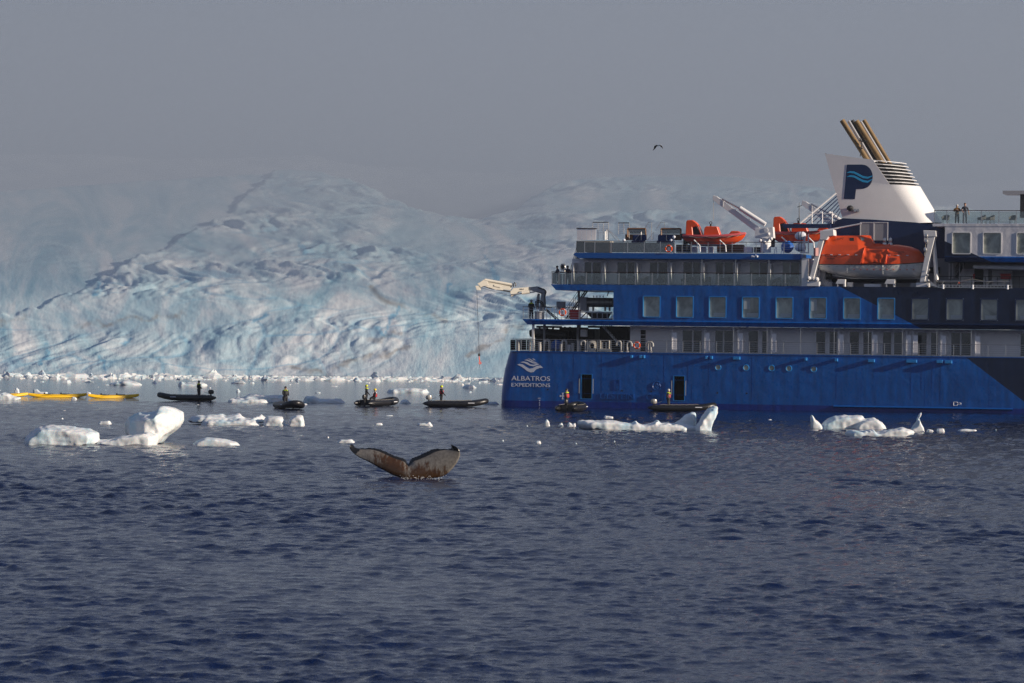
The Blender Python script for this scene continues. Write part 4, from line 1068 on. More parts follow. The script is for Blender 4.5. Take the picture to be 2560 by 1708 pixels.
# ---- rescue boats (orange, on cradles)
def rescue_boat(X, Y, Z, label, sc=1.0):
    b = empty('rescue_boat'); b.matrix_world = SHIP_M @ Matrix.Translation((X, Y, Z)) @ Matrix.Scale(sc, 4); prop(b, label, 'rescue boat', 'orange fast rescue boats on the lounge deck')
    # local: x from stern 0 to bow 6.1, z up from keel
    secs = [(0.1, .75, .55, 1.0), (.8, .95, .12, .98), (2.4, 1.02, .03, .95), (4.0, .95, .08, 1.02), (5.0, .65, .32, 1.12), (5.7, .30, .70, 1.24), (6.0, .06, 1.05, 1.30)]
    rings = [[(x, -w, zt), (x, -w*.95, zt-.15), (x, -w*.55, zk + .16), (x, 0, zk), (x, w*.55, zk+.16), (x, w*.95, zt-.15), (x, w, zt)] for x, w, zk, zt in secs]
    g = MB(); g.loft(rings, close=True); g.build('hull', m_orange, b, True)
    pts = [(x, -w - .03, zt) for x, w, zk, zt in secs] ; pts2 = [(x, w + .03, zt) for x, w, zk, zt in secs]
    g = MB(); g.tube(pts, [.15]*5 + [.14, .11], 8); g.tube(pts2, [.15]*5 + [.14, .11], 8); g.build('collar_tube', m_pink, b, True)
    # seat tower with hooded recess
    def pr(name, pts, y0, y1, m, bev=.05): g = MB(); g.prism(pts, y0, y1); return g.build(name, m, b, bevel=bev)
    pr('seat_tower', [(.30, .95), (.35, 2.40), (.45, 2.52), (.95, 2.55), (1.30, 2.30), (1.45, 1.95), (.95, 1.85), (1.05, .95)], -.5, .5, m_orange)
    pr('recess_shade_block', [(1.02, .98), (.98, 1.84), (1.40, 1.92), (1.85, .98)], -.40, .40, m_dark, .02)  # solid dark block, the shade of the recess put into its colour
    pr('tower_side', [(1.45, 1.97), (1.30, 2.28), (1.55, 1.95), (1.95, .98), (1.85, .98)], -.5, -.42, m_orange, .01)
    pr('tower_side', [(1.45, 1.97), (1.30, 2.28), (1.55, 1.95), (1.95, .98), (1.85, .98)], .42, .5, m_orange, .01)
    pr('steering_console', [(2.05, .98), (2.12, 1.80), (2.30, 1.95), (3.35, 1.93), (3.62, 1.20), (3.65, .98)], -.48, .48, m_orange)
    pr('bow_deck', [(4.35, 1.10), (4.72, 1.52), (5.35, 1.50), (5.75, 1.30), (5.6, 1.1)], -.35, .35, m_orange)
    g = MB(); g.box((.02, -.25, -.35), (.42, .25, .95)); g.box((-.28, -.2, .75), (.3, .2, 1.25)); g.build('outboard_motor', m_black, b, bevel=.08)
    g = MB(); g.tube([(2.65, 0, 1.93), (2.65, 0, 2.15)], .09, 8); g.torus((2.65, 0, 2.28), .12, .03); g.build('lifting_eye', m_dark, b, True)
    for x in (1.25, 3.75):
        g = MB(); g.tube([(x, -1.12, .62), (x + .55, -1.05, 0.10), (x + .6, -1.05, -.50)], .07, 6); g.build('cradle_leg', m_white, b, True)
    g = MB()
    for a, c in zip(pts[:-2], pts[1:-1]): g.tube([(a[0], a[1] - .16, a[2] - .02), ((a[0]+c[0])/2, a[1] - .17, a[2] - .14), (c[0], c[1] - .16, c[2] - .02)], .018, 5)
    g.build('grab_line', m_rope, b)
Xr, Zr = L(1708, 617, 2.0)
rescue_boat(Xr, 2.0, Zr, 'orange fast rescue boat on the lounge deck left of the white crane', 0.99)
Xr2, Zr2 = L(1926, 609, 4.6)
rescue_boat(Xr2, 4.6, Zr2, 'orange fast rescue boat half hidden behind the crane and the lifeboat', 1.0)

# ---- lounge-deck boat crane (and its twin on the far side)
def boat_crane(dx, Y, label):
    def Q(px_, py_): x, z = L(px_, py_, 3.0); return x + dx, z
    x, z0 = Q(1916, 632); _, z1 = Q(1916, 598)
    g = MB(); g.tube([(x, Y, z0), (x, Y, z1), (x, Y, z1 + .05), (x, Y, z1 + .1)], [.50, .50, .58, .58], 14); c = g.build('boat_crane', m_white, ship, True); c['label'] = label
    def poly(name, pts, y0, y1, m=m_white): g = MB(); g.prism([Q(*p) for p in pts], Y + y0, Y + y1); return g.build(name, m, c, bevel=.015)
    poly('slew_housing', [(1891, 572), (1936, 568), (1938, 596), (1891, 596)], -.45, .45)
    poly('boom', [(1786, 489), (1795, 492), (1902, 570), (1896, 582), (1884, 574), (1784, 500)], -.22, .22)
    g = MB(); a, b = Q(1852, 521), Q(1916, 562); g.tube([(a[0], Y - .15, a[1]), (b[0], Y - .15, b[1])], .22, 12); g.build('luffing_cylinder', m_white, c, True)
    g = MB(); a, b = Q(1808, 498), Q(1853, 522); g.tube([(a[0], Y - .15, a[1]), (b[0], Y - .15, b[1])], .10, 10); g.build('cylinder_rod', m_steel, c, True)
    a = Q(1919, 576); g = MB(); g.tube([(a[0], Y - .5, a[1]), (a[0], Y - .42, a[1]), (a[0], Y - .42, a[1]), (a[0], Y + .1, a[1])], [.2, .22, .12, .12], 14); g.build('winch_drum', m_white, c, True)
    for p in ((1925, 586), (1932, 598), (1905, 602), (1916, 606)): a = Q(*p); g = MB(); g.ball((a[0], Y - .5, a[1]), .16, 8, 6); g.build('motor_housing', m_white, c, True)
    for u in (.22, .5, .8):
        a = Q(1786 + u*112, 492 + u*80); g = MB(); g.box((a[0] - .03, Y - .25, a[1] - .28), (a[0] + .03, Y + .25, a[1] + .28)); g.build('boom_collar', m_white, c)
    return Q, c
Q, c = boat_crane(0.0, 2.6, 'white luffing crane between the two orange rescue boats')
a, b = Q(1786, 497), L(1783, 553, 2.0); g = MB(); g.tube([(a[0], 2.5, a[1]), (b[0], 2.1, b[1] + .1)], .02, 5); g.build('hoist_wire', m_rope, c)
boat_crane(6.6, 14.5, 'white luffing crane on the far side, seen behind the funnel stays')
# covered drum and liferaft canisters
x, z = L(1968, 618, 2.4); g = MB(); g.ball((x, 2.4, z), (.62, .5, .56), 14, 10)
for i, v in enumerate(g.v): g.v[i] = tuple(np.array(v) + .08*np.array([noise.noise(Vector(v)*3.3), noise.noise(Vector(v)*3.3 + Vector((5,0,0))), noise.noise(Vector(v)*3.3 + Vector((0,9,0)))]))
tp = g.build('covered_drum', m_tarp); tp.matrix_world = SHIP_M; prop(tp, 'bright blue tarpaulin covered drum beside the white liferaft canisters', 'tarpaulin', 'blue tarpaulin covers')
for (py_, lab) in ((590, 'upper'), (619, 'lower')):
    x0, z = L(1989, py_, 1.4); x1 = SX(2014, py_, 1.4)
    g = MB(); g.tube([(x0 - .05, 1.4, z), (x0 + .12, 1.4, z), (x0 + .3, 1.4, z), (x1 - .2, 1.4, z), (x1, 1.4, z)], [.15, .32, .40, .40, .25], 12)
    cn = empty('liferaft_canister'); cn.matrix_world = SHIP_M; prop(cn, f'white liferaft canister, {lab} of the two stacked beside the blue tarpaulin', 'liferaft', 'white liferaft canisters')
    g.build('shell', m_sign, cn, True)
    for q in (.35, .6): s_ = MB(); xx = x0 + (x1-x0)*q; s_.tube([(xx, 1.4, z), (xx + .05, 1.4, z)], .415, 12); s_.build('strap', m_dark, cn)
r_ = line_px('canister_rack', ((2011, 634), (2011, 586)), 1.2, .09, m_white, 4)
for a_, b_ in (((2021, 634), (2021, 586)), ((2000, 605), (2021, 605)), ((2000, 632), (2021, 632)), ((1985, 605), (2005, 605))): line_px('rack_bar', (a_, b_), 1.2, .06, m_white, 4, r_)
for p in (1936, 1953): line_px('hoop_rail', ((p, 634), (p + 2, 620), (p + 5, 618), (p + 6, 634)), 1.0, .04, m_sign, 6)

# ---------------------------------------------------------------- funnel and midship house
def Z5(u, v, Y): return L(1880 + u * .30617, 280 + v * .30617, Y)
def funnel():
    YN, YM = 6.2, 9.0                      # near flank and centre line
    PL = lambda s: Z5(740 - 145*s, 872 - 532*s, YN)
    PC = lambda s: Z5(1340 - 355*s, 908 - 518*s, YN)
    PR = lambda s: Z5(1552 - 292*s, 905 - 485*s, YM)
    def ring(s, ins=0.0):
        (xl, zl), (xc, zc), (xr, zr) = PL(s), PC(s), PR(s)
        pts = [(xl + ins, YN + ins, zl), (xc, YN + ins, zc)]
        for k in range(1, 12):
            w = math.pi * k/12; f = math.sin(w)
            pts.append((xc + (xr - xc - ins)*f, YM - (YM - YN - ins)*math.cos(w), zc + (zr - zc)*f))
        pts += [(xc, 2*YM - YN - ins, zc), (xl + ins, 2*YM - YN - ins, zl)]
        return pts
    SL = .61
    g = MB(); rs = [ring(s) for s in np.linspace(0, SL, 9)]
    g.loft(rs)
    fl = [[p[0], p[1], p[-2], p[-1]] for p in (ring(s) for s in np.linspace(SL, 1, 5))]
    g.loft(fl)
    fu = g.build('funnel', m_white, ship, True)
    core = MB(); cs = [ring(s, .35) for s in (SL - .01, .97)]; core.loft([[q for q in c[1:-1]] for c in cs]); core.build('louvre_core', m_dark, fu)
    for k in range(7):
        s = SL + .035 + k * (1 - SL - .05)/6; sl = MB()
        r0, r1 = ring(s)[1:-1], ring(s + .012)[1:-1]
        ri0, ri1 = ring(s, .22)[1:-1], ring(s + .012, .22)[1:-1]
        n = len(r0); sl.loft([r0, r1, ri1, ri0, r0], close=False, cap=False); sl.build('louvre_slat', m_white, fu)
    rim = MB(); a, b = PL(1.0), PC(1.0); rim.box((a[0], YN + .1, a[1] - .1), (a[0] + .1, 2*YM - YN - .1, a[1] + .02)); rim.build('funnel_rim', m_dark, fu)
    # logo: letter P with two waves
    def lp(pts): return [Z5(u, v, YN) for u, v in pts]
    pts = [(775, 430), (900, 430)] + [(900 + 86*math.sin(R(a)), 529 - 99*math.cos(R(a))) for a in range(15, 180, 15)] + [(900, 628), (850, 630), (840, 712), (750, 710)]
    g = MB(); g.prism(lp(pts), YN - .025, YN - .006); P_ = g.build('letter_logo', m_navy, fu)
    for (o_, ) in ((0,), (33,)):
        top = [(772, 497+o_), (800, 484+o_), (835, 486+o_), (870, 503+o_), (905, 522+o_), (945, 530+o_), (986, 519+o_*.8)]
        bot = [(772, 498+o_), (800, 497+o_), (835, 503+o_), (870, 523+o_), (905, 540+o_), (945, 546+o_), (984, 526+o_*.8)]
        g = MB(); g.prism(lp(top + bot[::-1]), YN - .04, YN - .028); g.build('wave_stripe', m_lblue, fu)
    g = MB(); g.ball((*Z5(805, 788, YN)[:1], YN - .3, Z5(805, 788, YN)[1]), (.33, .3, .28)); g.build('floodlight', m_dark, fu, True)
    for u in (845, 870): g = MB(); x, z = Z5(u, 805, YN); g.tube([(x, YN + .02, z), (x, YN - .3, z)], .15, 10); g.build('floodlight', m_steel, fu, True)
    # exhaust pipes
    for i, (u0, v0, u1, v1, r_, m, Y) in enumerate(((735, 68, 965, 430, .25, m_tan, 7.2), (790, 75, 1000, 430, .15, m_steel, 7.6), (850, 75, 1078, 440, .27, m_tan, 8.2), (888, 80, 1105, 440, .15, m_steel, 8.8), (912, 68, 1140, 450, .22, m_tan, 9.4), (815, 70, 1035, 440, .22, m_dark, 9.8))):
        a, b = Z5(u0, v0, Y), Z5(u1, v1, Y); q = MB(); q.tube([(b[0], Y, b[1]), (a[0], Y, a[1])], r_, 12); q.build('exhaust_pipe', m, fu, True)
    for pts in ([(885, 365), (900, 245), (880, 215)], [(870, 235), (940, 245)], [(860, 285), (905, 300)]):
        q = MB(); q.tube([(Z5(u, v, 7)[0], 6.9, Z5(u, v, 7)[1]) for u, v in pts], .05, 5); q.build('pipe_bracket', m_dark, fu)
    # navy house below
    YH = 5.9
    h = MB(); h.prism([Z5(*p, YH) for p in ((620, 915), (740, 868), (1000, 880), (1340, 903), (1580, 932), (1580, 1230), (620, 1230))], YH, 2*YM - YH); h.build('funnel_house', m_navy, ship)
    h = MB(); h.prism([Z5(*p, 3.0) for p in ((245, 915), (640, 915), (640, 948), (260, 948))], 3.0, 3.6); h.build('stay_platform', m_navy, ship)
    for (a, b) in ((888, 990), (1000, 1105)):
        x0, z1 = Z5(a, 905, YH); x1, z0 = Z5(b, 1050, YH); q = MB(); q.box((x0, YH - .06, z0), (x1, YH - .01, z1)); d = q.build('louvre_panel', m_grey, ship)
        q = MB()
        for (e0, e1, f0, f1) in ((x0-.06, x0, z0, z1), (x1, x1+.06, z0, z1), (x0-.06, x1+.06, z1, z1+.06)): q.box((e0, YH-.1, f0), (e1, YH-.01, f1))
        q.build('panel_frame', m_white, d)
    for k in range(7):                      # wire stays fanning to the funnel
        a, b = Z5(392 + k*44, 910, 4), Z5(684 + k*6, 662 + k*25, 5.4)
        q = MB(); q.tube([(a[0], 4.0 + .15*k, a[1]), (b[0], 5.6, b[1])], .05 if k else .075, 5); q.build('funnel_stay', m_white if k == 0 else m_navy, ship)
    for u in (490, 575, 655): a = Z5(u, 912, 3.2); b = Z5(u, 815, 3.2); q = MB(); q.bar((a[0], 3.2, a[1]), (b[0], 3.2, b[1]), .06); q.build('platform_post', m_white, ship)
    for v in (830, 860, 890): a, b = Z5(455, v, 3.2), Z5(690, v, 3.2); q = MB(); q.tube([(a[0], 3.2, a[1]), (b[0], 3.2, b[1])], .025, 5); q.build('platform_rail', m_white, ship)
    a, b = Z5(385, 912, 3.4), Z5(385, 742, 3.4); q = MB(); q.tube([(a[0], 3.4, a[1]), (b[0], 3.4, b[1])], [.05, .025], 6); a, b = Z5(370, 778, 3.4), Z5(410, 762, 3.4); q.tube([(a[0], 3.4, a[1]), (b[0], 3.4, b[1])], .03, 5); q.build('whip_antenna', m_dark, ship)
    a, b = Z5(580, 970, 1.0), Z5(895, 912, 1.0); q = MB(); q.tube([(a[0], 1.0, a[1]), (b[0], 1.0, b[1])], .07, 6); q.build('davit_stay', m_white, ship)
funnel()

# recess behind the lifeboat and below the tower
YB = 4.6
g = MB(); g.box((SX(2062, 690, YB), YB, zC), (XE, BEAM - YB, zEc + .4)); g.build('boat_recess_wall', m_grey, ship)
xt0 = SX(2362, 600)
whs = [(SX(2320 + u*.1467, 610), SX(2320 + (u + 318)*.1467, 610), SZ(2450, 635.5), SZ(2450, 581)) for u in (410, 935, 1505)]
while whs[-1][1] < 68: whs.append((whs[-1][0] + 2.95, whs[-1][1] + 2.95, whs[-1][2], whs[-1][3]))
g = MB(); wall_holes(g, xt0, XE, zEb, zE - .02, whs, 0.0, .15)
g.add([(xt0, 0, zEb), (xt0, 0, zE - .02), (xt0, 17, zE - .02), (xt0, 17, zEb)], [(0,1,2,3)])
flat_mesh(g, 'deckhouse_wall', m_tower, ship)
for h in whs: window(*h, 0.0, m_white, m_pane)
g = MB(); g.add([(xt0, 0, zEb), (XE, 0, zEb), (XE, -.10, zEb - .10), (xt0, -.10, zEb - .10), (XE, .0, zEc), (xt0, .0, zEc), (XE, 17, zEc), (xt0, 17, zEc)], [(0,1,2,3), (3,2,4,5), (5,4,6,7)])
m_tband = paint_material('tower_band_paint', BLUE, NAVY, (L(2490, 660), L(2362, 603)))
g.build('deckhouse_fascia', m_tband, ship)
xr0 = SX(2332, 550)
g = MB(); g.prism([(xr0, zE - .02), (XE, zE - .02), (XE, zE - .2), (xt0 - .02, SZ(2350, 566)), (xr0, SZ(2350, 566))], -.03, 17); g.build('sun_deck', m_tower, ship)
zrt = SZ(2450, 526.5)
rail('sun_deck_balustrade', SX(2335, 540), XE - 1, zE, zrt, .04, [SX(2320 + u*.1467, 540) for u in (108, 318, 615, 910, 1207, 1503)] + [SX(2584, 540)], 0, m_cap, m_steel, glass=m_glass, top_r=.035, post_r=.035)
# mast wing at the right
a, b = L(2512, 479, 8), L(2600, 487, 8); g = MB(); g.box((a[0], 6, b[1]), (b[0], 10, a[1])); g.build('mast_wing', m_grey, ship)
a, b = L(2553, 487, 8), L(2575, 545, 8); g = MB(); g.box((a[0], 7, b[1]), (b[0], 9, a[1])); g.build('mast_column', m_dark, ship)
# side structure inside the recess
box_px('recess_panel', 2398, 672, 2470, 720, 4.2, .2, m_wall); box_px('recess_panel', 2480, 676, 2530, 715, 4.2, .2, m_wall)
box_px('recess_door', 2436, 668, 2458, 716, 4.1, .1, m_dark); box_px('recess_window', 2325, 668, 2350, 684, 4.4, .1, m_room)
box_px('red_chest', 2501, 684, 2526, 698, 2.6, .7, m_red, .02)
ex = box_px('fire_extinguisher', 2432.5, 685, 2436.5, 697, 1.5, .15, m_red, .03)
box_px('orange_marker', 2395, 705, 2399, 709, .2, .1, m_orange)
(xa, z), (xb, _) = L(2432, 667, 1.5), L(2600, 672, 1.5)
g = MB(); g.tube([(xa, 1.5, z), (xa + .1, 1.5, z), (xb, 1.5, z - .1)], [.1, .2, .26], 10); g.build('provision_boom', m_white, ship, True)
stairs('recess_stair', (2388, 694), (2408, 656), 2.8, .7, 7, m_dark); line_px('recess_pillar', ((2338, 720), (2336, 605)), 2.0, .14, m_white, 6)
for p in (2373, 2382, 2399, 2408): line_px('recess_post', ((p, 697), (p, 658)), 2.4, .03, m_wall, 5)
rail('recess_railing', SX(2335, 700), XE - 2, zC, SZ(2450, 691), 1.2, [SX(p, 700) for p in (2345, 2372, 2398, 2425, 2460, 2490, 2520, 2545)], 2, m_dark, m_dark)
# stowed gangway
(xa, z1), (xb, z0) = L(2328, 712, -.1), L(2531, 721, -.1)
gw = MB(); gw.box((xa + .6, -.12, z0 + .0), (xb, .0, z0 + .06)); gw.box((xa + .6, -.12, z1 - .05), (xb, .0, z1)); gwo = gw.build('stowed_gangway', m_steel, ship)
n_ = 22
for k in range(n_):
    x = xa + .7 + (xb - xa - .8)*k/(n_-1); q = MB(); q.box((x - .03, -.10, z0 + .06), (x + .05, -.03, z1 - .05)); q.build('gangway_step', m_steel, gwo)
for k in range(5): x = xa + 1 + k*1.4; q = MB(); q.tube([(x, -.1, z1), (x + .15, -.1, z1 + .35)], .02, 5); q.build('gangway_stanchion', m_steel, gwo)
q = MB(); q.tube([(xa + .5, -.1, z1 + .34), (xb - .2, -.1, z1 + .36)], .02, 5); q.build('gangway_handrail', m_steel, gwo)
for p in (2358, 2432, 2519): x = SX(p, 718, -.1); q = MB(); q.tube([(x, -.2, z0 - .1), (x, -.2, z0 + .3)], .10, 8); q.build('gangway_roller', m_sign, gwo, True)
q = MB(); q.prism([L(2326, 703, -.1), L(2334, 709, -.1), L(2348, 719, -.1), L(2326, 714, -.1)], -.15, 0.0); q.build('gangway_bracket', m_steel, gwo)
for k in range(3): line_px('deck_hose', ((2340, 703 + k*2), (2400, 704 + k*2), (2432, 698), (2470, 705 + k), (2520, 702)), .5 + k*.3, .025, m_rope, 5)

# ---------------------------------------------------------------- lifeboat and davits
def lifeboat():
    YL = 1.55
    def Q(u, v): return L(2040 + u * .11915, 570 + v * .11915, 0.35)
    lb = empty('lifeboat'); lb.matrix_world = SHIP_M
    prop(lb, 'enclosed orange lifeboat with white hull hanging between white davits', 'lifeboat')
    m_lw = mat('lifeboat_white', (0.66, 0.65, 0.62), 0.4, var=.06, coat=.15)
    us =   [58,   75,  200,  400,  700, 1000, 1400, 1700, 1950, 2120, 2220, 2275]
    sheer= [765, 765,  766,  768,  772,  772,  770,  762,  748,  733,  722,  716]
    keel = [860, 900,  930,  985, 1030, 1048, 1056, 1058, 1058, 1040,  960,  800]
    half = [.95,1.08, 1.22, 1.34, 1.42, 1.45, 1.45, 1.40, 1.20,  .85,  .48,  .10]
    rings, crings = [], []
    for u, s, k, w in zip(us, sheer, keel, half):
        x, zs = Q(u, s); _, zk = Q(u, k); h = zs - zk
        prof = [(1, 0), (.995, .2), (.97, .42), (.86, .68), (.62, .87), (.3, .97), (0, 1.0)]
        ring = [(x, YL - w*a, zs - h*b) for a, b in prof] + [(x, YL + w*a, zs - h*b) for a, b in prof[-2::-1]]
        rings.append(ring)
    g = MB(); g.loft(rings); hull = g.build('hull', m_lw, lb, True)
    topv = [640, 470, 400, 390, 385, 380, 345, 345, 385, 450, 560, 690]
    for u, s, t, w in zip(us, sheer, topv, half):
        x, zs = Q(u, s); _, zt = Q(u, t); h = zt - zs
        prof = [(1.01, .0), (1.0, .25), (.96, .5), (.86, .74), (.66, .91), (.36, .985), (0, 1.0)]
        crings.append([(x, YL - w*a, zs + h*b) for a, b in prof] + [(x, YL + w*a, zs + h*b) for a, b in prof[-2::-1]])
    g = MB(); g.loft(crings); can = g.build('canopy', m_orange, lb, True)
    # sheer band
    g = MB(); g.tube([(r[0][0], r[0][1] - .02, r[0][2]) for r in rings], .035, 6); g.build('rubbing_band', m_dark, lb, True)
    # conning tower: faceted
    b0 = [(130, 470), (900, 400), (1215, 330)]
    def q3(u, v, y): x, z = Q(u, v); return (x, y, z)
    ya, yb = YL - 1.25, YL + 1.25; yc, yd = YL - .72, YL + .72
    low = [q3(105, 560, ya), q3(905, 560, ya), q3(1225, 380, YL - .6), q3(1225, 380, YL + .6), q3(905, 560, yb), q3(105, 560, yb)]
    top = [q3(228, 168, yc), q3(838, 155, yc), q3(1095, 148, YL - .42), q3(1095, 148, YL + .42), q3(838, 155, yd), q3(228, 168, yd)]
    mid = [tuple(np.array(a)*.5 + np.array(b)*.5 + np.array((0, (-.10 if a[1] < YL else .10), .02))) for a, b in zip(low, top)]
    g = MB(); g.loft([low, mid, top]); tower = g.build('conning_tower', m_orange, lb, bevel=.03)
    def yat(v): return YL - 1.25 + .53 * (560 - v)/400 - .05
    def decal(pts, m, nm, par, off=.02):
        g = MB(); n = len(pts); vs = [(*Q(u, v)[:1], yat(v) - off, Q(u, v)[1]) for u, v in pts]; vs2 = [(x, y + .05, z) for x, y, z in vs]
        g.add(vs + vs2, [tuple(range(n)), tuple(range(2*n-1, n-1, -1))] + [(i, i+n, (i+1) % n + n, (i+1) % n) for i in range(n)]); return g.build(nm, m, par)
    decal([(705, 205), (780, 205), (788, 272), (703, 272)], m_room, 'window', tower)
    def dec2(pts, m, nm):            # slanted front pane
        g = MB(); vs = []
        for u, v in pts:
            f = (u - 850)/320; x, z = Q(u, v); y = yat(v) + f*.55 - .10; vs.append((x, y, z))
        n = len(vs); g.add(vs + [(x + .03, y + .06, z) for x, y, z in vs], [tuple(range(n))] + [tuple(range(2*n-1, n-1, -1))] + [(i, i+n, (i+1) % n + n, (i+1) % n) for i in range(n)]); g.build(nm, m, tower)
    dec2([(918, 200), (985, 205), (1005, 262), (945, 258)], m_pane, 'window'); dec2([(1030, 195), (1062, 195), (1085, 248), (1055, 246)], m_pane, 'window')
    # lettering on tower and sides
    t = text_part('NPT', *sorted((Q(432, 0)[0], Q(582, 0)[0])), *sorted((Q(0, 245)[1], Q(0, 200)[1])), 0, m_dark, tower, 'lettering', .004, .25)
    co = [v.co.copy() for v in t.data.vertices]
    for v, c_ in zip(t.data.vertices, co):
        vv = 570 and (245 - (c_.z - Q(0, 245)[1]) / (Q(0, 200)[1] - Q(0, 245)[1]) * 45); v.co.y = c_.y + yat(vv) - .09
    def side_text(s, u0, u1, v0, v1, y):
        text_part(s, *sorted((Q(u0, v0)[0], Q(u1, v0)[0])), *sorted((Q(u0, v1)[1], Q(u0, v0)[1])), y, m_dark, lb, 'lettering', .004)
    side_text('OCEAN ALBATROS', 1620, 1855, 492, 520, YL - 1.37); side_text('NASSAU', 1658, 1805, 530, 556, YL - 1.41)
    side_text('9.80 x 3.70 x 1.30 M', 195, 440, 580, 612, YL - 1.335); side_text('100 PERSONS', 235, 400, 628, 656, YL - 1.345)
    # reflective dashes
    for u, v in ((160, 563), (325, 563), (500, 563), (675, 564), (852, 568), (1540, 576), (1725, 576), (1915, 578)):
        x, z = Q(u, v); w = np.interp(u, us, half); q = MB(); q.box((x - .11, YL - w*1.01 - .006, z - .03), (x + .11, YL - w*.9, z + .03)); q.build('reflective_strip', m_sign, lb)
    for u, v in ((105, 812), (270, 813), (445, 815), (620, 820), (810, 822), (985, 822), (1160, 822), (1340, 824), (1525, 825), (1700, 815), (1895, 795), (2090, 775)):
        x, z = Q(u, v); w = np.interp(u, us, half); q = MB(); q.box((x - .10, YL - w*1.0 - .006, z - .018), (x + .10, YL - w*.9, z + .018)); q.build('reflective_strip', m_grey, lb)
    # grab-line loops
    for k in range(10):
        u = 690 + k*138; a = [(u + d, 775 + e) for d, e in ((0, 0), (35, 60), (70, 85), (105, 60), (135, 0))]
        w = np.interp(u, us, half) * (1.0 if u < 1650 else .93)
        q = MB(); q.tube([(Q(*p)[0], YL - w - .02, Q(*p)[1]) for p in a], .012, 5); lo_ = q.build('grab_line', m_rope, lb)
        f = MB(); x, z = Q(u + 115, 875); f.tube([(x - .06, YL - w*.99, z), (x + .06, YL - w*.99, z)], .035, 6); f.build('float', m_orange, lo_)
    for u in (660, 1405):
        q = MB(); q.tube([(Q(u, v)[0], YL - np.interp(u, us, half)*f - .02, Q(u, v)[1]) for v, f in ((778, 1.0), (860, .98), (940, .9), (985, .78))], .035, 6); q.build('skate', m_lw, lb, True)
    # crumpled door cover
    m_cover = mat('orange_door_cover', (0.82, 0.075, 0.004), .55, var=.15, vscale=3)
    NU, NV = 26, 18; vs = []
    for j in range(NV):
        for i in range(NU):
            f, h_ = i/(NU-1), j/(NV-1)
            u = 935 + (1490 - 935)*f + 60*h_*(1 - f) + 40 * h_ * f; v = 745 - 410*h_ + 12*math.sin(f*9)
            x, z = Q(u, v); b = (765 - v)/ (765 - 385); bb = max(0, min(1, b)); w = 1.45*np.interp(bb, [0, .25, .5, .74, .91, 1], [1.01, 1.0, .96, .86, .66, .4])
            edge = min(f, 1-f)*8
            y = YL - w - .07 - .11*min(1, edge)*noise.noise(Vector((f*5 + h_*2, h_*2.6, 3))) - .08*min(1, edge)*noise.noise(Vector((f*12 + h_*7, h_*4, 8))) - (.07 if f < .12 or f > .88 else 0)
            vs.append((x, y, z))
    o_ = mesh_obj('door_cover', vs, [tuple(int(q) for q in f) for f in grid_faces(NV, NU)], m_cover, lb, True)
    so_ = o_.modifiers.new('thick', 'SOLIDIFY'); so_.thickness = .03
    for u0, u1 in ((940, 1040), (1455, 1530)):
        q = MB(); pts = []
        for k in range(9):
            h_ = k/8; v = 750 - 425*h_; u = u0 + (u1-u0)*h_; b = max(0, (765 - v)/(765-385)); w = 1.45*np.interp(b, [0, .25, .5, .74, .91, 1], [1.01, 1.0, .96, .86, .66, .4]); x, z = Q(u, v); pts.append((x, YL - w - .10, z))
        q.tube(pts, .055, 6); q.build('cover_roll', m_cover, lb, True)
    # fittings on top, propeller guard
    for u in (1405, 1525):
        x, z = Q(u, 255); q = MB(); q.ball((x, YL, z), (.18, .2, .26)); q.tube([(x, YL, z - .2), (x, YL, z - .55)], [.18, .28], 8); q.build('release_hook', m_steel, lb, True)
    x, z = Q(1022, 118); q = MB(); q.tube([(x, YL, z - .3), (x, YL, z + .08)], .05, 6); q.build('mast_light', m_cream, lb)
    x, z = Q(225, 1000); q = MB(); q.tube([(x - .25, YL, z), (x + .3, YL, z)], .36, 14); q.build('propeller_guard', m_black, lb, True)
    # keel fairing
    q = MB(); a, b, c_ = Q(300, 1010), Q(700, 1062), Q(2150, 1065); q.tube([(a[0], YL, a[1] + .1), (b[0], YL, b[1] + .05), (c_[0], YL, c_[1] + .05)], .08, 6); q.build('keel', m_lw, lb, True)
lifeboat()
def davit(pts_arm, base, Y, head):
    g = MB(); x0, z1 = L(base[0], base[1], Y - .1); x1, z0 = L(base[2], base[3], Y - .1); g.box((x0, Y - .1, zC), (x1, Y + .9, z1)); d = g.build('davit', m_white, ship, bevel=.03)
    q = MB(); q.prism([L(*p, Y) for p in pts_arm], Y, Y + .35); q.build('davit_arm', m_white, d, bevel=.03)
    q = MB(); q.prism([L(p[0] + 1.2, p[1], Y) for p in pts_arm], Y + .9, Y + 1.2); q.build('davit_arm', m_white, d, bevel=.03)
    q = MB(); q.prism([L(*p, Y) for p in head], Y - .05, Y + 1.6); q.build('davit_head', m_white, d, bevel=.03)
    return d
dv = davit([(2053, 588), (2062, 590), (2033, 700), (2022, 700), (2046, 604)], (2017, 704, 2048, 718), -.05, [(2050, 577), (2084, 574), (2085, 589), (2072, 591), (2066, 600), (2050, 600)])
(xa, z) = L(2022, 696, -.1); q = MB(); q.ball((xa, -.1, z), .2); q.build('davit_pivot', m_white, dv, True); q = MB(); q.ball((xa + .75, -.1, z - .1), .22); q.build('davit_pivot', m_white, dv, True)
q = MB(); a, b = L(2042.5, 640, -.1), L(2040, 620, -.1); q.bar((b[0], -.1, b[1]), (a[0] - .1, -.1, a[1]), .32); q.build('davit_marking', mat('davit_pink', (.40, .17, .17), .5), dv)
dv = davit([(2310, 580), (2338, 579), (2338, 590), (2322, 655), (2312, 704), (2299, 706), (2318, 610), (2310, 604)], (2290, 707, 2322, 719), -.05, [(2308, 576), (2340, 577), (2341, 592), (2310, 592)])
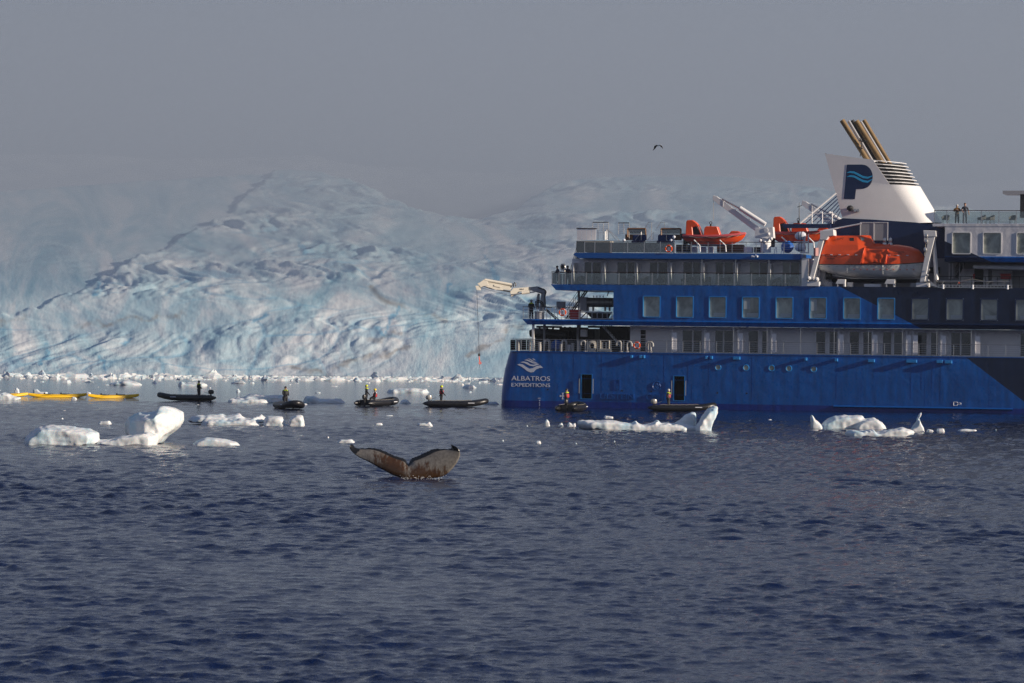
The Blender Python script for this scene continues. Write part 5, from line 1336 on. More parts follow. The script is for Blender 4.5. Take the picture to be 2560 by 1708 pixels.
for (a_, b_, w_) in (((2327, 580), (2322, 640), .1), ((2334, 600), (2342, 700), .2)): line_px('davit_strut', (a_, b_), .6, w_, m_white, 6, dv)
for p in ((2316, 590), (2316, 604), (2313, 625)): x, z = L(*p, -.2); q = MB(); q.ball((x, -.25, z), (.16, .12, .24)); q.build('fall_block', m_steel, dv, True)
line_px('boat_fall', ((2315, 600), (2311, 640)), -.25, .03, m_rope, 5, dv)
for p, s_ in (((2318, 688), .14), ((2322, 675), .12), ((2320, 702), .16), ((2319, 714), .12)): x, z = L(*p, -.2); q = MB(); q.ball((x, -.2, z), s_); q.build('winch_fitting', m_steel, dv, True)
for (a_, b_) in ((2091, 2114), (2213, 2238)):
    x0, z1 = L(a_, 699, .3); x1, z0 = L(b_, 720, .3)
    q = MB(); q.prism([(x0 - .05, z1 - .42), (x0 + .18, z1 + .02), (x1 + .02, z1 + .02), (x1 - .02, z1 - .42)], -.02, .7); co_ = q.build('winch_cover', m_white, ship, bevel=.02)
    q = MB(); q.box((x0 + .12, .0, zC), (x0 + .2, .65, z1 - .4)); q.box((x1 - .14, .0, zC), (x1 - .02, .65, z1 - .4)); q.build('cover_leg', m_white, co_)
for (a_, b_, t_, m_) in ((2117, 2132, 706, m_white), (2160, 2202, 710, m_wall), (2060, 2080, 705, m_grey), (2276, 2292, 708, m_grey)): box_px('deck_fitting', a_, t_, b_, 719, 1.0, .6, m_, .02)
for k in range(3): line_px('boat_chock_beam', ((2080, 698 + k*3), (2292, 699 + k*3)), 3.2 + k*.3, .09, m_dark, 4)

# ---------------------------------------------------------------- balcony chairs
def make_chair(name, label, group, m=m_wick):
    c = empty(name); prop(c, label, 'chair', group)
    g = MB(); g.box((-.30, -.28, .36), (.30, .28, .44)); g.build('seat', m, c, bevel=.02)
    g = MB(); pts = [(-.34, -.26, .62), (-.36, .10, .66), (-.28, .32, .80), (0, .38, .86), (.28, .32, .80), (.36, .10, .66), (.34, -.26, .62)]
    lo = [(x*.9, y*.95, .40) for x, y, z in pts]
    vs = pts + lo + [(x*.9, y*.9, z - .01) for x, y, z in pts] + [(x*.8, y*.86, z) for x, y, z in lo]
    n = 7; fs = []
    for i in range(n-1): fs += [(i, i+1, n+i+1, n+i), (2*n+i+1, 2*n+i, 3*n+i, 3*n+i+1), (i+1, i, 2*n+i, 2*n+i+1)]
    fs += [(0, n, 3*n, 2*n), (n-1, 3*n-1, 4*n-1, 2*n-1)]
    g.add(vs, fs); g.build('backrest', m, c)
    for sx_ in (-.26, .26):
        for sy in (-.24, .24): g = MB(); g.tube([(sx_, sy, 0), (sx_*.95, sy*.95, .38)], .022, 6); g.build('leg', m_dark, c)
    return c
def copy_tree(o, parent=None):
    c = o.copy(); COL.objects.link(c); c.parent = parent
    for ch in o.children:
        k_ = ch.copy(); COL.objects.link(k_); k_.parent = c
        for g2 in ch.children: q_ = g2.copy(); COL.objects.link(q_); q_.parent = k_
    return c
ORD = ['first', 'second', 'third', 'fourth', 'fifth', 'sixth', 'seventh']
first = None
for i, (a, b) in enumerate(((1452, 1489), (1560, 1578), (1611, 1650), (1713, 1736), (1767, 1810), (1906, 1893), (1942, 1968))):
    for k, p in enumerate(sorted((a, b))):
        lab = f"grey wicker balcony chair, {'left' if k == 0 else 'right'} of the pair in the {ORD[i]} cabin from the stern"
        if first is None: first = make_chair('balcony_chair', lab, 'wicker chairs on the cabin balconies'); c = first
        else: c = copy_tree(first); c['label'] = lab
        place(c, SX(p, 705, .9), .9 + .2*(k), zC, R(random.choice((-40, 25, 0, 50, -20))))
for (p, Y, lab) in ((2364, 1.2, 'dark chair behind the sun deck glass at the funnel end'), (2454, 1.5, 'dark chair on the sun deck right of the two standing people'), (2476, 1.6, 'dark chair on the sun deck behind the fourth glass panel'), (2532, 1.4, 'dark chair on the sun deck nearest the mast column')):
    c = copy_tree(first); c.name = 'deck_chair'; c['label'] = lab; c['group'] = 'chairs on the sun deck'; place(c, SX(p, 550, Y), Y, zE, R(random.uniform(-60, 60)))

# ================================================================== PEOPLE
m_suit = mat('black_drysuit', (0.012, 0.013, 0.018), .7, var=.3, vscale=6)
m_skin = mat('skin', (0.42, 0.24, 0.17), .55)
m_neon = mat('neon_collar', (0.55, 0.72, 0.01), .6)
m_vest = mat('red_life_vest', (0.45, 0.02, 0.03), .6)
m_yel = mat('yellow_helmet', (0.80, 0.60, 0.01), .35)
m_ygr = mat('lime_helmet', (0.62, 0.70, 0.01), .35)
m_ocr = mat('ochre_jacket', (0.22, 0.11, 0.012), .8)
m_nvt = mat('navy_shirt', (0.015, 0.018, 0.035), .8)
m_cap = MATS['brown_handrail']
m_lcap = mat('light_cap', (0.55, 0.54, 0.50), .7)
m_hair = mat('reddish_hair', (0.12, 0.045, 0.02), .7)

def person(label, mx, h=1.78, arms=None, body=m_suit, legs=m_suit, hat=None, hat_kind='helmet', vest=None, collar=None, sit=False, bulk=1.0, hands=m_suit, lean=0.0, forearm=None):
    """mx: world matrix of the ground point; local -Y is the way the person faces"""
    S = h / 1.78
    V, E, Rr = [], [], []
    def v(x, y, z, r, link_to=None, ry=None):
        V.append((x*S, (y - lean*max(0, z-.9))*S, z*S)); Rr.append((r*S, (ry or r)*S)); i = len(V) - 1
        if link_to is not None: E.append((link_to, i))
        return i
    hz = .95 if not sit else .55
    k = bulk
    pel = v(0, 0, hz, .165*k, None, .13*k); wai = v(0, 0, hz+.18, .16*k, pel, .125*k); che = v(0, 0, hz+.38, .20*k, wai, .14*k)
    sho = v(0, 0, hz+.50, .15*k, che, .115*k); nek = v(0, 0, hz+.58, .065, sho); hd0 = v(0, -.015, hz+.66, .085, nek, .095); hd1 = v(0, -.01, hz+.75, .098, hd0, .108); hd2 = v(0, 0, hz+.82, .075, hd1, .085)
    v(0, -.125, hz+.715, .018, hd1)                                    # nose
    for s in (-1, 1): v(s*.105, .0, hz+.72, .02, hd1)                  # ears
    if arms is None: arms = {-1: ((-.33, .03, 1.16), (-.36, -.08, .90)), 1: ((.33, .03, 1.16), (.36, -.08, .90))}
    for s in (-1, 1):
        (el, wr) = arms[s]
        a = v(s*.22, 0, hz+.46, .088*k, sho); e = v(el[0], el[1], el[2] + hz - .95, .068*k, a); w = v(wr[0], wr[1], wr[2] + hz - .95, .05, e)
        d = (Vector(wr) - Vector(el)).normalized(); o = Vector(V[w])/S + Vector((0, (lean*max(0, V[w][2]/S-.9)), 0))
        side = d.cross(Vector((0, 0, 1))); side = side.normalized() if side.length > .1 else Vector((1, 0, 0))
        pm = v(*(o + d*.07), .036, w)
        for q, ln in ((-.03, .075), (-.01, .09), (.01, .085), (.03, .065)):
            f1 = v(*(o + d*.11 + side*q), .011, pm); v(*(o + d*(.11 + ln*.6) + side*q*1.1 - Vector((0, 0, .03))), .010, f1)
        t1 = v(*(o + d*.05 + side*.05*s), .013, pm); v(*(o + d*.09 + side*.06*s), .011, t1)
    for s in (-1, 1):
        if sit:
            hp = v(s*.10, -.05, hz-.03, .11*k, pel); kn = v(s*.13, -.45, hz+.02, .085*k, hp); an = v(s*.13, -.42, .10, .06, kn)
        else:
            hp = v(s*.10, 0, .86, .12*k, pel); kn = v(s*.12, -.03, .50, .088*k, hp); an = v(s*.13, .02, .10, .065*k, kn)
        v(s*.14, -.15, .055, .05, an)
    me = bpy.data.meshes.new('person'); me.from_pydata(V, E, []); me.update()
    tmp = bpy.data.objects.new('tmp', me); COL.objects.link(tmp)
    sk = tmp.modifiers.new('s', 'SKIN'); sk.use_smooth_shade = True
    for i, (a, b) in enumerate(Rr): me.skin_vertices[0].data[i].radius = (a, b); me.skin_vertices[0].data[i].use_root = (i == 0)
    ss = tmp.modifiers.new('u', 'SUBSURF'); ss.levels = 1; ss.render_levels = 1
    ev = bpy.data.meshes.new_from_object(tmp.evaluated_get(bpy.context.evaluated_depsgraph_get()))
    bpy.data.objects.remove(tmp); bpy.data.meshes.remove(me)
    ev.name = 'person'; ev.materials.clear()
    for m in (body, m_skin, legs, hands): ev.materials.append(m)
    wrz = [Vector(arms[s][1]) + Vector((0, 0, hz-.95)) for s in (-1, 1)]; elz = [Vector(arms[s][0]) + Vector((0, 0, hz-.95)) for s in (-1, 1)]
    for p in ev.polygons:
        c = p.center / S
        if c.z > hz + .585: p.material_index = 1
        elif c.z < hz - .02 and abs(c.x) < .30: p.material_index = 2
        else:
            for w, e in zip(wrz, elz):
                if (c - w).length < .24 and (c - w).dot(w - e) > -.001: p.material_index = 3
                elif forearm and (c - e).dot(w - e) > 0 and (c - w).length < .30 and abs(c.x) > .2: p.material_index = 3
        p.use_smooth = True
    o = bpy.data.objects.new('person', ev); COL.objects.link(o); o.matrix_world = mx; prop(o, label, 'person')
    ly = -lean*max(0, hz+.7-.9)
    hc = (0, (ly)*S, (hz+.77)*S)
    g = MB()
    for s in (-1, 1): g.ball((s*.036*S, (-.10 + ly)*S, (hz+.745)*S), .012*S, 6, 4)
    g.build('eyes', m_dark, o); g = MB(); g.box((-.025*S, (-.108+ly)*S, (hz+.675)*S), (.025*S, (-.09+ly)*S, (hz+.685)*S)); g.build('mouth', mat('lips', (.3, .12, .1), .6), o)
    if hat:
        g = MB()
        if hat_kind == 'helmet':
            rings = [[(hc[0] + rr*S*math.cos(a)*.92, hc[1] + rr*S*math.sin(a)*1.08, hc[2] + zz*S) for a in np.linspace(0, 2*math.pi, 15)[:-1]] for rr, zz in ((.132, -.03), (.138, .03), (.12, .09), (.075, .13), (.01, .145))]
            g.loft(rings); g.build('helmet', hat, o, True)
            g = MB(); g.tube([(-.11*S, hc[1], hc[2] - .02*S), (-.07*S, hc[1] - .05*S, hc[2] - .13*S), (.07*S, hc[1] - .05*S, hc[2] - .13*S), (.11*S, hc[1], hc[2] - .02*S)], .012*S, 5); g.build('chin_strap', m_dark, o)
        elif hat_kind == 'hair':
            rings = [[(hc[0] + rr*S*math.cos(a)*.92, hc[1] + (rr*math.sin(a)*1.05 + .02)*S, hc[2] + zz*S) for a in np.linspace(0, 2*math.pi, 15)[:-1]] for rr, zz in ((.10, .02), (.112, .05), (.095, .09), (.05, .115), (.01, .12))]
            g.loft(rings); g.build('hair', hat, o, True)
        else:
            rings = [[(hc[0] + rr*S*math.cos(a), hc[1] + rr*S*math.sin(a)*1.08, hc[2] + zz*S) for a in np.linspace(0, 2*math.pi, 15)[:-1]] for rr, zz in ((.122, -.03), (.122, .02), (.108, .08), (.06, .12), (.02, .135))]
            g.loft(rings)
            if hat_kind == 'cap': g.box((-.07*S, hc[1] - .22*S, hc[2] - .01*S), (.07*S, hc[1] - .08*S, hc[2] + .012*S))
            g.build('cap' if hat_kind == 'cap' else 'beanie', hat, o, True)
    if vest:
        rings = [[(w*S*math.cos(a), (d*math.sin(a))*S + (-lean*max(0, hz+z-.9))*S, (hz+z)*S) for a in np.linspace(0, 2*math.pi, 17)[:-1]] for z, w, d in ((.10, .19*k, .17*k), (.14, .215*k, .185*k), (.36, .225*k, .185*k), (.44, .20*k, .165*k))]
        g = MB(); g.loft(rings, cap=False); w = g.build('life_vest', vest, o, True); so = w.modifiers.new('t', 'SOLIDIFY'); so.thickness = .03
    if collar:
        g = MB(); cz = hz + .535
        g.tube([(.155*S*math.cos(a), (.135*math.sin(a) - lean*max(0, cz-.9))*S, (cz + .02*math.sin(a))*S) for a in np.linspace(-.5*math.pi + .4, 1.5*math.pi - .4, 14)], .058*S, 7); g.build('collar', collar, o, True)
    return o

# ================================================================== INFLATABLE BOATS
m_hyp = mat('black_hypalon', (0.010, 0.010, 0.012), .38, var=.35, vscale=3, bump=.15, bscale=9)
m_cowl = mat('silver_cowling', (0.45, 0.43, 0.40), .3, metal=.3)
m_cowlb = mat('black_cowling', (0.02, 0.02, 0.022), .35)
def inflatable(px_, py_, rz, label, cowl=m_cowl, Lb=6.0, bag=False, tip_grey=False):
    p = on_water(px_, py_)
    b = empty('inflatable_boat', p, rz); prop(b, label, 'inflatable boat', 'black inflatable boats on the calm water')
    k = Lb / 6.0
    side = [(-3.0, .80, .30, .03), (-2.85, .80, .30, .12), (-2.42, .80, .29, .27), (-1.0, .82, .29, .285), (.6, .83, .30, .285), (1.6, .80, .34, .28), (2.2, .66, .43, .275), (2.6, .42, .52, .27), (2.82, .16, .57, .265)]
    pts = side + [(2.86, 0, .575, .262)] + [(x, -y, z, r) for x, y, z, r in side[::-1]]
    g = MB(); g.tube([(x*k, y, z) for x, y, z, r in pts], [r for *_, r in pts], 14, up=(0, 0, 1)); g.build('buoyancy_tube', m_hyp, b, True)
    for s in (-1, 1):
        g = MB(); g.tube([(-2.3*k, s*1.08, .29), (1.5*k, s*1.09, .33), (2.2*k, s*.94, .42), (2.68*k, s*.62, .52), (3.02*k, s*.2, .58)], .035, 6); g.build('rubbing_strake', m_black, b, True)
        g = MB(); n = 13
        pp = [(-1.9*k + i*3.4*k/(n-1), s*.90, .585 + (.03 if i % 2 else .0) + max(0, (i-8))*.012) for i in range(n)]; g.tube(pp, .012, 5); g.build('grab_rope', m_rope, b)
        for i in (2, 5, 8): g = MB(); g.box((-1.9*k + i*.42*k, s*.86 - .05, .56), (-1.9*k + i*.42*k + .12, s*.86 + .05, .592)); g.build('handle_patch', m_black, b)
        g = MB(); g.box((1.15*k, s*1.085 - .01, .36), (1.75*k, s*1.085 + .01, .43)); g.build('white_mark', m_sign, b)
    g = MB(); g.prism([(-2.2*k, .08), (1.9*k, .10), (2.5*k, .35), (2.4*k, .40), (1.8*k, .16), (-2.2*k, .14)], -.62, .62); g.build('floor', m_dark, b)
    g = MB(); g.box((-2.28*k, -.60, .05), (-2.20*k, .60, .60)); g.build('transom', m_dark, b)
    mo = MB(); mo.loft([[( -2.46*k + a*math.cos(t), w*math.sin(t), z) for t in np.linspace(0, 2*math.pi, 13)[:-1]] for a, w, z in ((.20, .14, .68), (.27, .18, .74), (.29, .19, .92), (.25, .17, 1.06), (.12, .09, 1.11))]); mot = mo.build('outboard_motor', cowl, b, True)
    g = MB(); g.box((-2.52*k, -.07, -.35), (-2.38*k, .07, .70)); g.build('motor_leg', m_dark, mot)
    g = MB(); g.tube([(-2.25*k, .05, .72), (-1.75*k, .12, .88)], .025, 6); g.build('tiller', m_steel, mot)
    g = MB(); g.loft([[(x*k - 2.2*k + .0, y, z) for y, z in ((-.1, .25), (.1, .25), (.1, .5), (-.1, .5))] for x in (.35, .95)]); g.build('fuel_tank', m_red if not bag else m_orange, b)
    if tip_grey:
        g = MB(); g.tube([(-2.95*k, -.80, .30), (-2.42*k, -.80, .292)], [.15, .282], 12, cap=False); g.build('tube_end', m_grey, b, True)
        g = MB(); g.tube([(-2.95*k, .80, .30), (-2.42*k, .80, .292)], [.15, .282], 12, cap=False); g.build('tube_end', m_grey, b, True)
    bpy.context.view_layer.update()
    return b
def crew(b, x, y, yaw, label, z=.15, **kw):
    return person(label, Matrix.Translation(b.location) @ Matrix.Rotation(b.rotation_euler.z, 4, 'Z') @ Matrix.Translation((x, y, z)) @ Matrix.Rotation(yaw, 4, 'Z'), **kw)
FOLD = {-1: ((-.30, .02, 1.15), (-.08, -.24, 1.13)), 1: ((.30, .02, 1.15), (.08, -.26, 1.08))}
FRONT = {-1: ((-.27, -.04, 1.13), (-.17, -.30, 1.05)), 1: ((.27, -.04, 1.13), (.17, -.30, 1.05))}
TILL = {-1: ((-.33, .05, 1.15), (-.30, -.12, .92)), 1: ((.32, .10, 1.16), (.40, .26, .98))}
b1 = inflatable(468, 1002, R(184), 'black inflatable boat near the yellow kayaks with one driver standing', m_cowlb, 5.75)
crew(b1, -1.15, .1, R(-60), 'person in black standing in the inflatable boat beside the kayaks', h=1.8, arms=FOLD, hat=m_dark, hat_kind='beanie', collar=m_neon, bulk=1.12)
b2 = inflatable(724, 1022, R(-74), 'black inflatable boat seen bow on, grey tube end at its left', m_cowlb, 5.6, tip_grey=True)
crew(b2, -1.35, -.1, R(100), 'person in black with lime collar standing in the bow on inflatable', h=1.8, arms=FRONT, hat=m_dark, hat_kind='beanie', collar=m_neon, bulk=1.15, vest=m_suit)
b3 = inflatable(945, 1015, R(60), 'black inflatable boat carrying two people in yellow helmets', m_cowlb, 5.9, bag=True)
crew(b3, -1.5, .35, R(-150), 'taller person in lime helmet standing at the motor of the two person inflatable', h=1.8, arms=TILL, hat=m_ygr, hat_kind='helmet', collar=m_neon, bulk=1.12)
crew(b3, -1.25, -.45, R(-140), 'seated person in orange yellow helmet and red vest beside the standing driver', z=.22, sit=True, h=1.78, arms=FRONT, hat=m_yel, hat_kind='helmet', vest=m_vest, bulk=1.1)
b4 = inflatable(1138, 1017.5, R(3), 'black inflatable boat just left of the ship stern with silver motor', m_cowl, 6.1)
crew(b4, -1.3, .05, R(-85), 'person in red vest and lime helmet standing in the boat left of the stern', h=1.8, arms=TILL, hat=m_ygr, hat_kind='helmet', vest=m_vest, collar=m_suit, bulk=1.15)
b5 = inflatable(1430, 1028, R(76), 'black inflatable boat seen from behind below the first open hull door', m_cowlb, 5.6, bag=True)
crew(b5, -1.55, .15, R(165), 'person in black beanie seen from behind with red life vest and lime collar', h=1.85, arms=TILL, hat=m_dark, hat_kind='beanie', vest=m_vest, collar=m_neon, bulk=1.15)
b6 = inflatable(1704, 1028.5, R(0), 'black inflatable boat alongside the hull behind the peaked ice floe', m_cowl, 6.2)
crew(b6, -1.2, .05, R(75), 'person in pale cap standing in the inflatable below the second hull door', h=1.82, arms=TILL, hat=m_lcap, hat_kind='beanie', vest=mat('grey_red_vest', (.30, .05, .05), .6), collar=m_neon, bulk=1.12)

def on_ship(px_, py_, Y, Z, yaw): return SHIP_M @ Matrix.Translation((SX(px_, py_, Y), Y, Z)) @ Matrix.Rotation(yaw, 4, 'Z')
person('person in black with grey helmet operating the stern crane', on_ship(1328, 780, 1.1, zB, R(170)), h=1.78, arms=FRONT, hat=m_grey, hat_kind='helmet', collar=m_neon, bulk=1.15)
LEAN = {-1: ((-.32, -.12, 1.12), (-.22, -.42, 1.10)), 1: ((.32, -.12, 1.12), (.22, -.42, 1.10))}
m_nj = mat('navy_jacket', (0.012, 0.022, 0.05), .8)
person('person in navy jacket leaning on the stern rail beside the searchlight', on_ship(1397, 690, .75, zC, R(-50)), h=1.72, arms=LEAN, body=m_nj, hat=m_dark, hat_kind='beanie', lean=.25, bulk=1.1)
person('person in dark blue standing right of the searchlight at the stern balcony', on_ship(1419, 690, 1.0, zC, R(10)), h=1.75, arms=FRONT, body=m_nj, legs=m_nj, hat=m_dark, hat_kind='beanie', bulk=1.1)
HOLD = {-1: ((-.33, -.05, 1.18), (-.06, -.27, 1.28)), 1: ((.33, -.05, 1.18), (.06, -.27, 1.28))}
person('person in ochre jacket and cap holding something at the sun deck rail', on_ship(2392.5, 550, .6, zE, R(5)), h=1.72, arms=HOLD, body=m_ocr, hat=m_lcap, hat_kind='cap', bulk=1.12, hands=m_skin)
person('person in navy short sleeved shirt standing at the sun deck rail', on_ship(2412, 550, .6, zE, R(20)), h=1.86, arms={-1: ((-.30, .0, 1.16), (-.24, -.22, 1.02)), 1: ((.31, .03, 1.16), (.33, -.08, .92))}, body=m_nvt, legs=m_nvt, hat=m_hair, hat_kind='hair', hands=m_skin, forearm=True)

# ================================================================== KAYAKS
m_kay = mat('yellow_kayak', (0.95, 0.56, 0.004), .4, var=.06)
def kayak(px_, py_, rz, Lk, label):
    b = empty('kayak', on_water(px_, py_), rz); prop(b, label, 'kayak', 'yellow kayaks drifting in a row')
    rings = []
    for t in np.linspace(-1, 1, 15):
        w = .36 * (1 - abs(t)**2.4) + .02; sh = .25 + .13*abs(t)**3; kz = -.05 + .22*abs(t)**5
        rings.append([(t*Lk/2, w*a, kz + (sh - kz)*c) for a, c in ((0, 0), (.7, .06), (1, .22), (.98, .62), (.88, .92), (.6, 1.06), (0, 1.2), (-.6, 1.06), (-.88, .92), (-.98, .62), (-1, .22), (-.7, .06))])
    g = MB(); g.loft(rings); g.build('hull', m_kay, b, True)
    for x in (-.95, .75):
        g = MB(); g.loft([[(x + .5*math.cos(a), .24*math.sin(a), z) for a in np.linspace(0, 2*math.pi, 17)[:-1]] for z in (.26, .36)], cap=False); g.build('cockpit_rim', m_black, b, True)
        g = MB(); g.box((x - .45, -.16, .30), (x - .36, .16, .47)); g.build('seat_back', m_black, b, bevel=.02)
    for x in (-2.2, 1.9): g = MB(); g.tube([(x*Lk/6, -.2, .33), (x*Lk/6 + .25, .2, .34)], .012, 5); g.tube([(x*Lk/6 + .25, -.2, .33), (x*Lk/6, .2, .34)], .012, 5); g.build('deck_line', m_black, b)
    g = MB(); g.tube([(-Lk*.28, -.365, .20), (Lk*.3, -.365, .20)], .012, 5); g.build('waterline_seam', m_black, b)
kayak(-3, 991.5, R(20), 6.1, 'yellow kayak cut off by the left edge behind floating ice')
kayak(144, 993, R(18), 6.05, 'yellow kayak in the middle of the row of three')
kayak(284, 995, R(27), 5.5, 'yellow kayak nearest the inflatable boat, rightmost of the three')

# ================================================================== ICE
def berg_material():
    m = bpy.data.materials.new('iceberg_ice'); m.use_nodes = True
    n, l = m.node_tree.nodes, m.node_tree.links
    p = n['Principled BSDF']; p.inputs['Roughness'].default_value = .5; p.inputs['Specular IOR Level'].default_value = .3
    p.inputs['Subsurface Weight'].default_value = 0.25; p.inputs['Subsurface Radius'].default_value = (0.10, 0.22, 0.32); p.inputs['Subsurface Scale'].default_value = 0.6
    t = n.new('ShaderNodeTexCoord'); z = n.new('ShaderNodeTexNoise'); z.inputs['Scale'].default_value = .8; z.inputs['Detail'].default_value = 5; l.new(t.outputs['Object'], z.inputs['Vector'])
    cr = n.new('ShaderNodeValToRGB'); l.new(z.outputs['Fac'], cr.inputs[0]); e = cr.color_ramp.elements
    e[0].position, e[0].color = .33, (.46, .62, .70, 1); e[1].position, e[1].color = .52, (.68, .70, .71, 1)
    l.new(cr.outputs[0], p.inputs['Base Color'])
    z2 = n.new('ShaderNodeTexNoise'); z2.inputs['Scale'].default_value = 5; z2.inputs['Detail'].default_value = 6; l.new(t.outputs['Object'], z2.inputs['Vector'])
    b = n.new('ShaderNodeBump'); b.inputs['Strength'].default_value = .3; b.inputs['Distance'].default_value = .07; l.new(z2.outputs['Fac'], b.inputs['Height']); l.new(b.outputs[0], p.inputs['Normal'])
    return m
m_ice = berg_material()
def berg(name, label, pieces, pyw, group=None, voxel=.10, rough=.05, m=m_ice, cat='iceberg', smooth=5):
    """pieces: (outline in photograph px, y_front, y_back) - outlines get their real distance, size and depth"""
    xs = [p[0] for pc in pieces for p in pc[0]]; pc_ = (min(xs) + max(xs)) / 2
    o0 = on_water(pc_, pyw); sc = F / o0.y; tilt = math.tan(ROLL)
    mb = MB()
    for outline, yf, yb in pieces:
        P2 = [((px_ - pc_)/sc, (pyw - py_ + (px_ - pc_)*tilt)/sc) for px_, py_ in outline]
        P2 = [(x, z if z > .04 else -.35) for x, z in P2]
        cx = sum(p[0] for p in P2)/len(P2); cz = 0.0
        f = yf if callable(yf) else (lambda x, z, q=yf: q)
        g = yb if callable(yb) else (lambda x, z, q=yb: q)
        n = len(P2); rings = []
        for s, dy in ((.80, 0.0), (1.0, .28), (1.0, .62), (.72, 1.0)):
            ring = []
            for x, z in P2:
                y0, y1 = f(x, z), g(x, z)
                ring.append((cx + (x-cx)*s, y0 + (y1-y0)*dy, z*s if z > 0 else z))
            rings.append(ring)
        mb.loft(rings)
    me = bpy.data.meshes.new(name); me.from_pydata(mb.v, [], mb.f); me.update()
    bm = bmesh.new(); bm.from_mesh(me); bmesh.ops.recalc_face_normals(bm, faces=bm.faces); bmesh.ops.triangulate(bm, faces=bm.faces[:]); bm.to_mesh(me); bm.free()
    tmp = bpy.data.objects.new('tmp', me); COL.objects.link(tmp)
    r_ = tmp.modifiers.new('r', 'REMESH'); r_.mode = 'VOXEL'; r_.voxel_size = voxel
    sm = tmp.modifiers.new('s', 'SMOOTH'); sm.iterations = smooth; sm.factor = .5
    ev = bpy.data.meshes.new_from_object(tmp.evaluated_get(bpy.context.evaluated_depsgraph_get()))
    bpy.data.objects.remove(tmp); bpy.data.meshes.remove(me)
    sd = random.uniform(0, 50)
    nn = [v.normal.copy() for v in ev.vertices]
    for v, nr in zip(ev.vertices, nn):
        c = v.co
        q = Vector((c.x + sd, c.y, c.z))
        d_ = noise.noise(q*1.1)*1.3 + noise.noise(q*2.7)*.8 + (.22 - abs(noise.noise(q*2.2 + Vector((0, 0, c.z)))))*1.1 + (abs(noise.noise(q*6.5))-.2)*.25
        v.co = c + nr*d_*rough
    ev.materials.clear(); ev.name = name
    o = link(name, ev, m, None, True); o.location = o0; prop(o, label, cat, group)
    return o
def U1(pts): return [(u*.2723, 900 + v*.2723) for u, v in pts]
def U4(pts): return [(1300 + u*.2383, 940 + v*.2383) for u, v in pts]
def U5(pts): return [(1960 + u*.2553, 980 + v*.2553) for u, v in pts]
hump = U1([(212,768),(225,730),(270,690),(320,650),(365,615),(450,600),(560,605),(700,620),(800,640),(880,660),(905,675),(900,720),(895,768)])
bridge = U1([(880,775),(890,742),(950,735),(1040,725),(1120,700),(1240,690),(1360,660),(1440,690),(1440,775)])
head = U1([(1110,700),(1097,640),(1097,590),(1130,540),(1215,505),(1240,492),(1300,497),(1420,478),(1432,442),(1480,433),(1540,445),(1590,470),(1628,492),(1640,560),(1625,600),(1560,660),(1490,715),(1440,772),(1300,770),(1180,740)])
def headf(x, z): return -.40 + 1.15*(3.0 - x) if x < 3.0 else -.40 + .9*(x - 3.0)
berg('iceberg', 'large white iceberg of two humps with an overhanging head on the right', [(hump, -1.8, 2.4), (bridge, -1.2, 1.8), (head, headf, 5.2)], 1111, voxel=.085, rough=.055)
berg('iceberg', 'low smooth white ice mound right of the two humped iceberg', [([(474,1113),(486,1106),(500,1099),(515,1094),(540,1095),(562,1098),(590,1105),(613,1113)], -1.2, 1.4)], 1113, voxel=.07, rough=.025)
berg('iceberg', 'lumpy snow covered floe below the bow on inflatable, upright blocks at its right end',
     [([(462,1055),(480,1043),(520,1038),(548,1038),(556,1043),(582,1040),(592,1037),(608,1048),(640,1046),(648,1039),(668,1052),(662,1058),(500,1058)], .5, 4), ([(500,1063),(510,1051),(540,1049),(575,1052),(600,1048),(640,1053),(665,1063)], -1, 1),
      ([(655,1064),(660,1049),(668,1041),(690,1041),(705,1043),(712,1052),(722,1065)], -.8, 1.2), ([(718,1066),(722,1056),(727,1044),(745,1038),(756,1039),(760,1050),(763,1066)], -1, 1.2)], 1063, voxel=.09, rough=.07)
berg('iceberg', 'long white floe with a tall leaning peak at its right end before the ship',
     [(U4([(625,548),(600,500),(605,478),(640,470),(760,475),(880,466),(1000,478),(1100,490),(1180,500),(1215,476),(1240,505),(1280,515),(1400,495),(1430,480),(1445,463),(1462,480),(1480,505),(1560,490),(1600,508),(1640,500),(1700,505),(1760,520),(1840,540),(1845,566),(1500,566),(1200,562)]), -1.0, 2.4),
      (U4([(1600,560),(1640,500),(1700,465),(1740,420),(1830,382),(1860,400),(1865,560)]), 1.2, 3.5),
      (U4([(1830,570),(1850,520),(1900,430),(1980,345),(2030,313),(2078,322),(2068,400),(2025,470),(1990,572)]), lambda x, z: -1.2 + .25*(x-4), 1.4)], 1075, voxel=.085, rough=.06)
berg('iceberg', 'pale rounded iceberg with an upright fin on its left, right of centre before the hull',
     [(U5([(262,352),(260,290),(262,235),(269,217),(280,232),(300,270),(335,300),(370,330),(380,354)]), -.8, .8), (U5([(330,354),(380,305),(430,268),(500,240),(600,230),(640,236),(690,231),(780,234),(786,262),(740,320),(700,356)]), -.6, 2.2), (U5([(640,358),(700,310),(760,268),(870,252),(920,272),(970,302),(1026,360)]), -1.2, 1.6)], 1071.5, voxel=.085, rough=.055)
berg('iceberg', 'flat snowy floe in front of the finned iceberg', [(U5([(600,425),(602,395),(650,378),(735,388),(760,372),(780,385),(815,364),(828,402),(842,366),(868,370),(890,405),(940,400),(1010,375),(1100,360),(1170,352),(1250,375),(1280,395),(1200,425),(1000,432)]), -1.3, 2)], 1089, voxel=.08, rough=.05)
berg('iceberg', 'thin twisted ice spire rising from the water near the flat floe', [(U5([(1225,388),(1240,362),(1280,345),(1310,318),(1316,280),(1330,272),(1345,315),(1368,352),(1390,389)]), -.4, .6), (U5([(1243,362),(1262,325),(1296,280),(1300,256),(1324,214),(1348,199),(1336,232),(1314,262),(1310,290),(1275,345)]), -.14, .24)], 1079, voxel=.05, rough=.02, smooth=2)
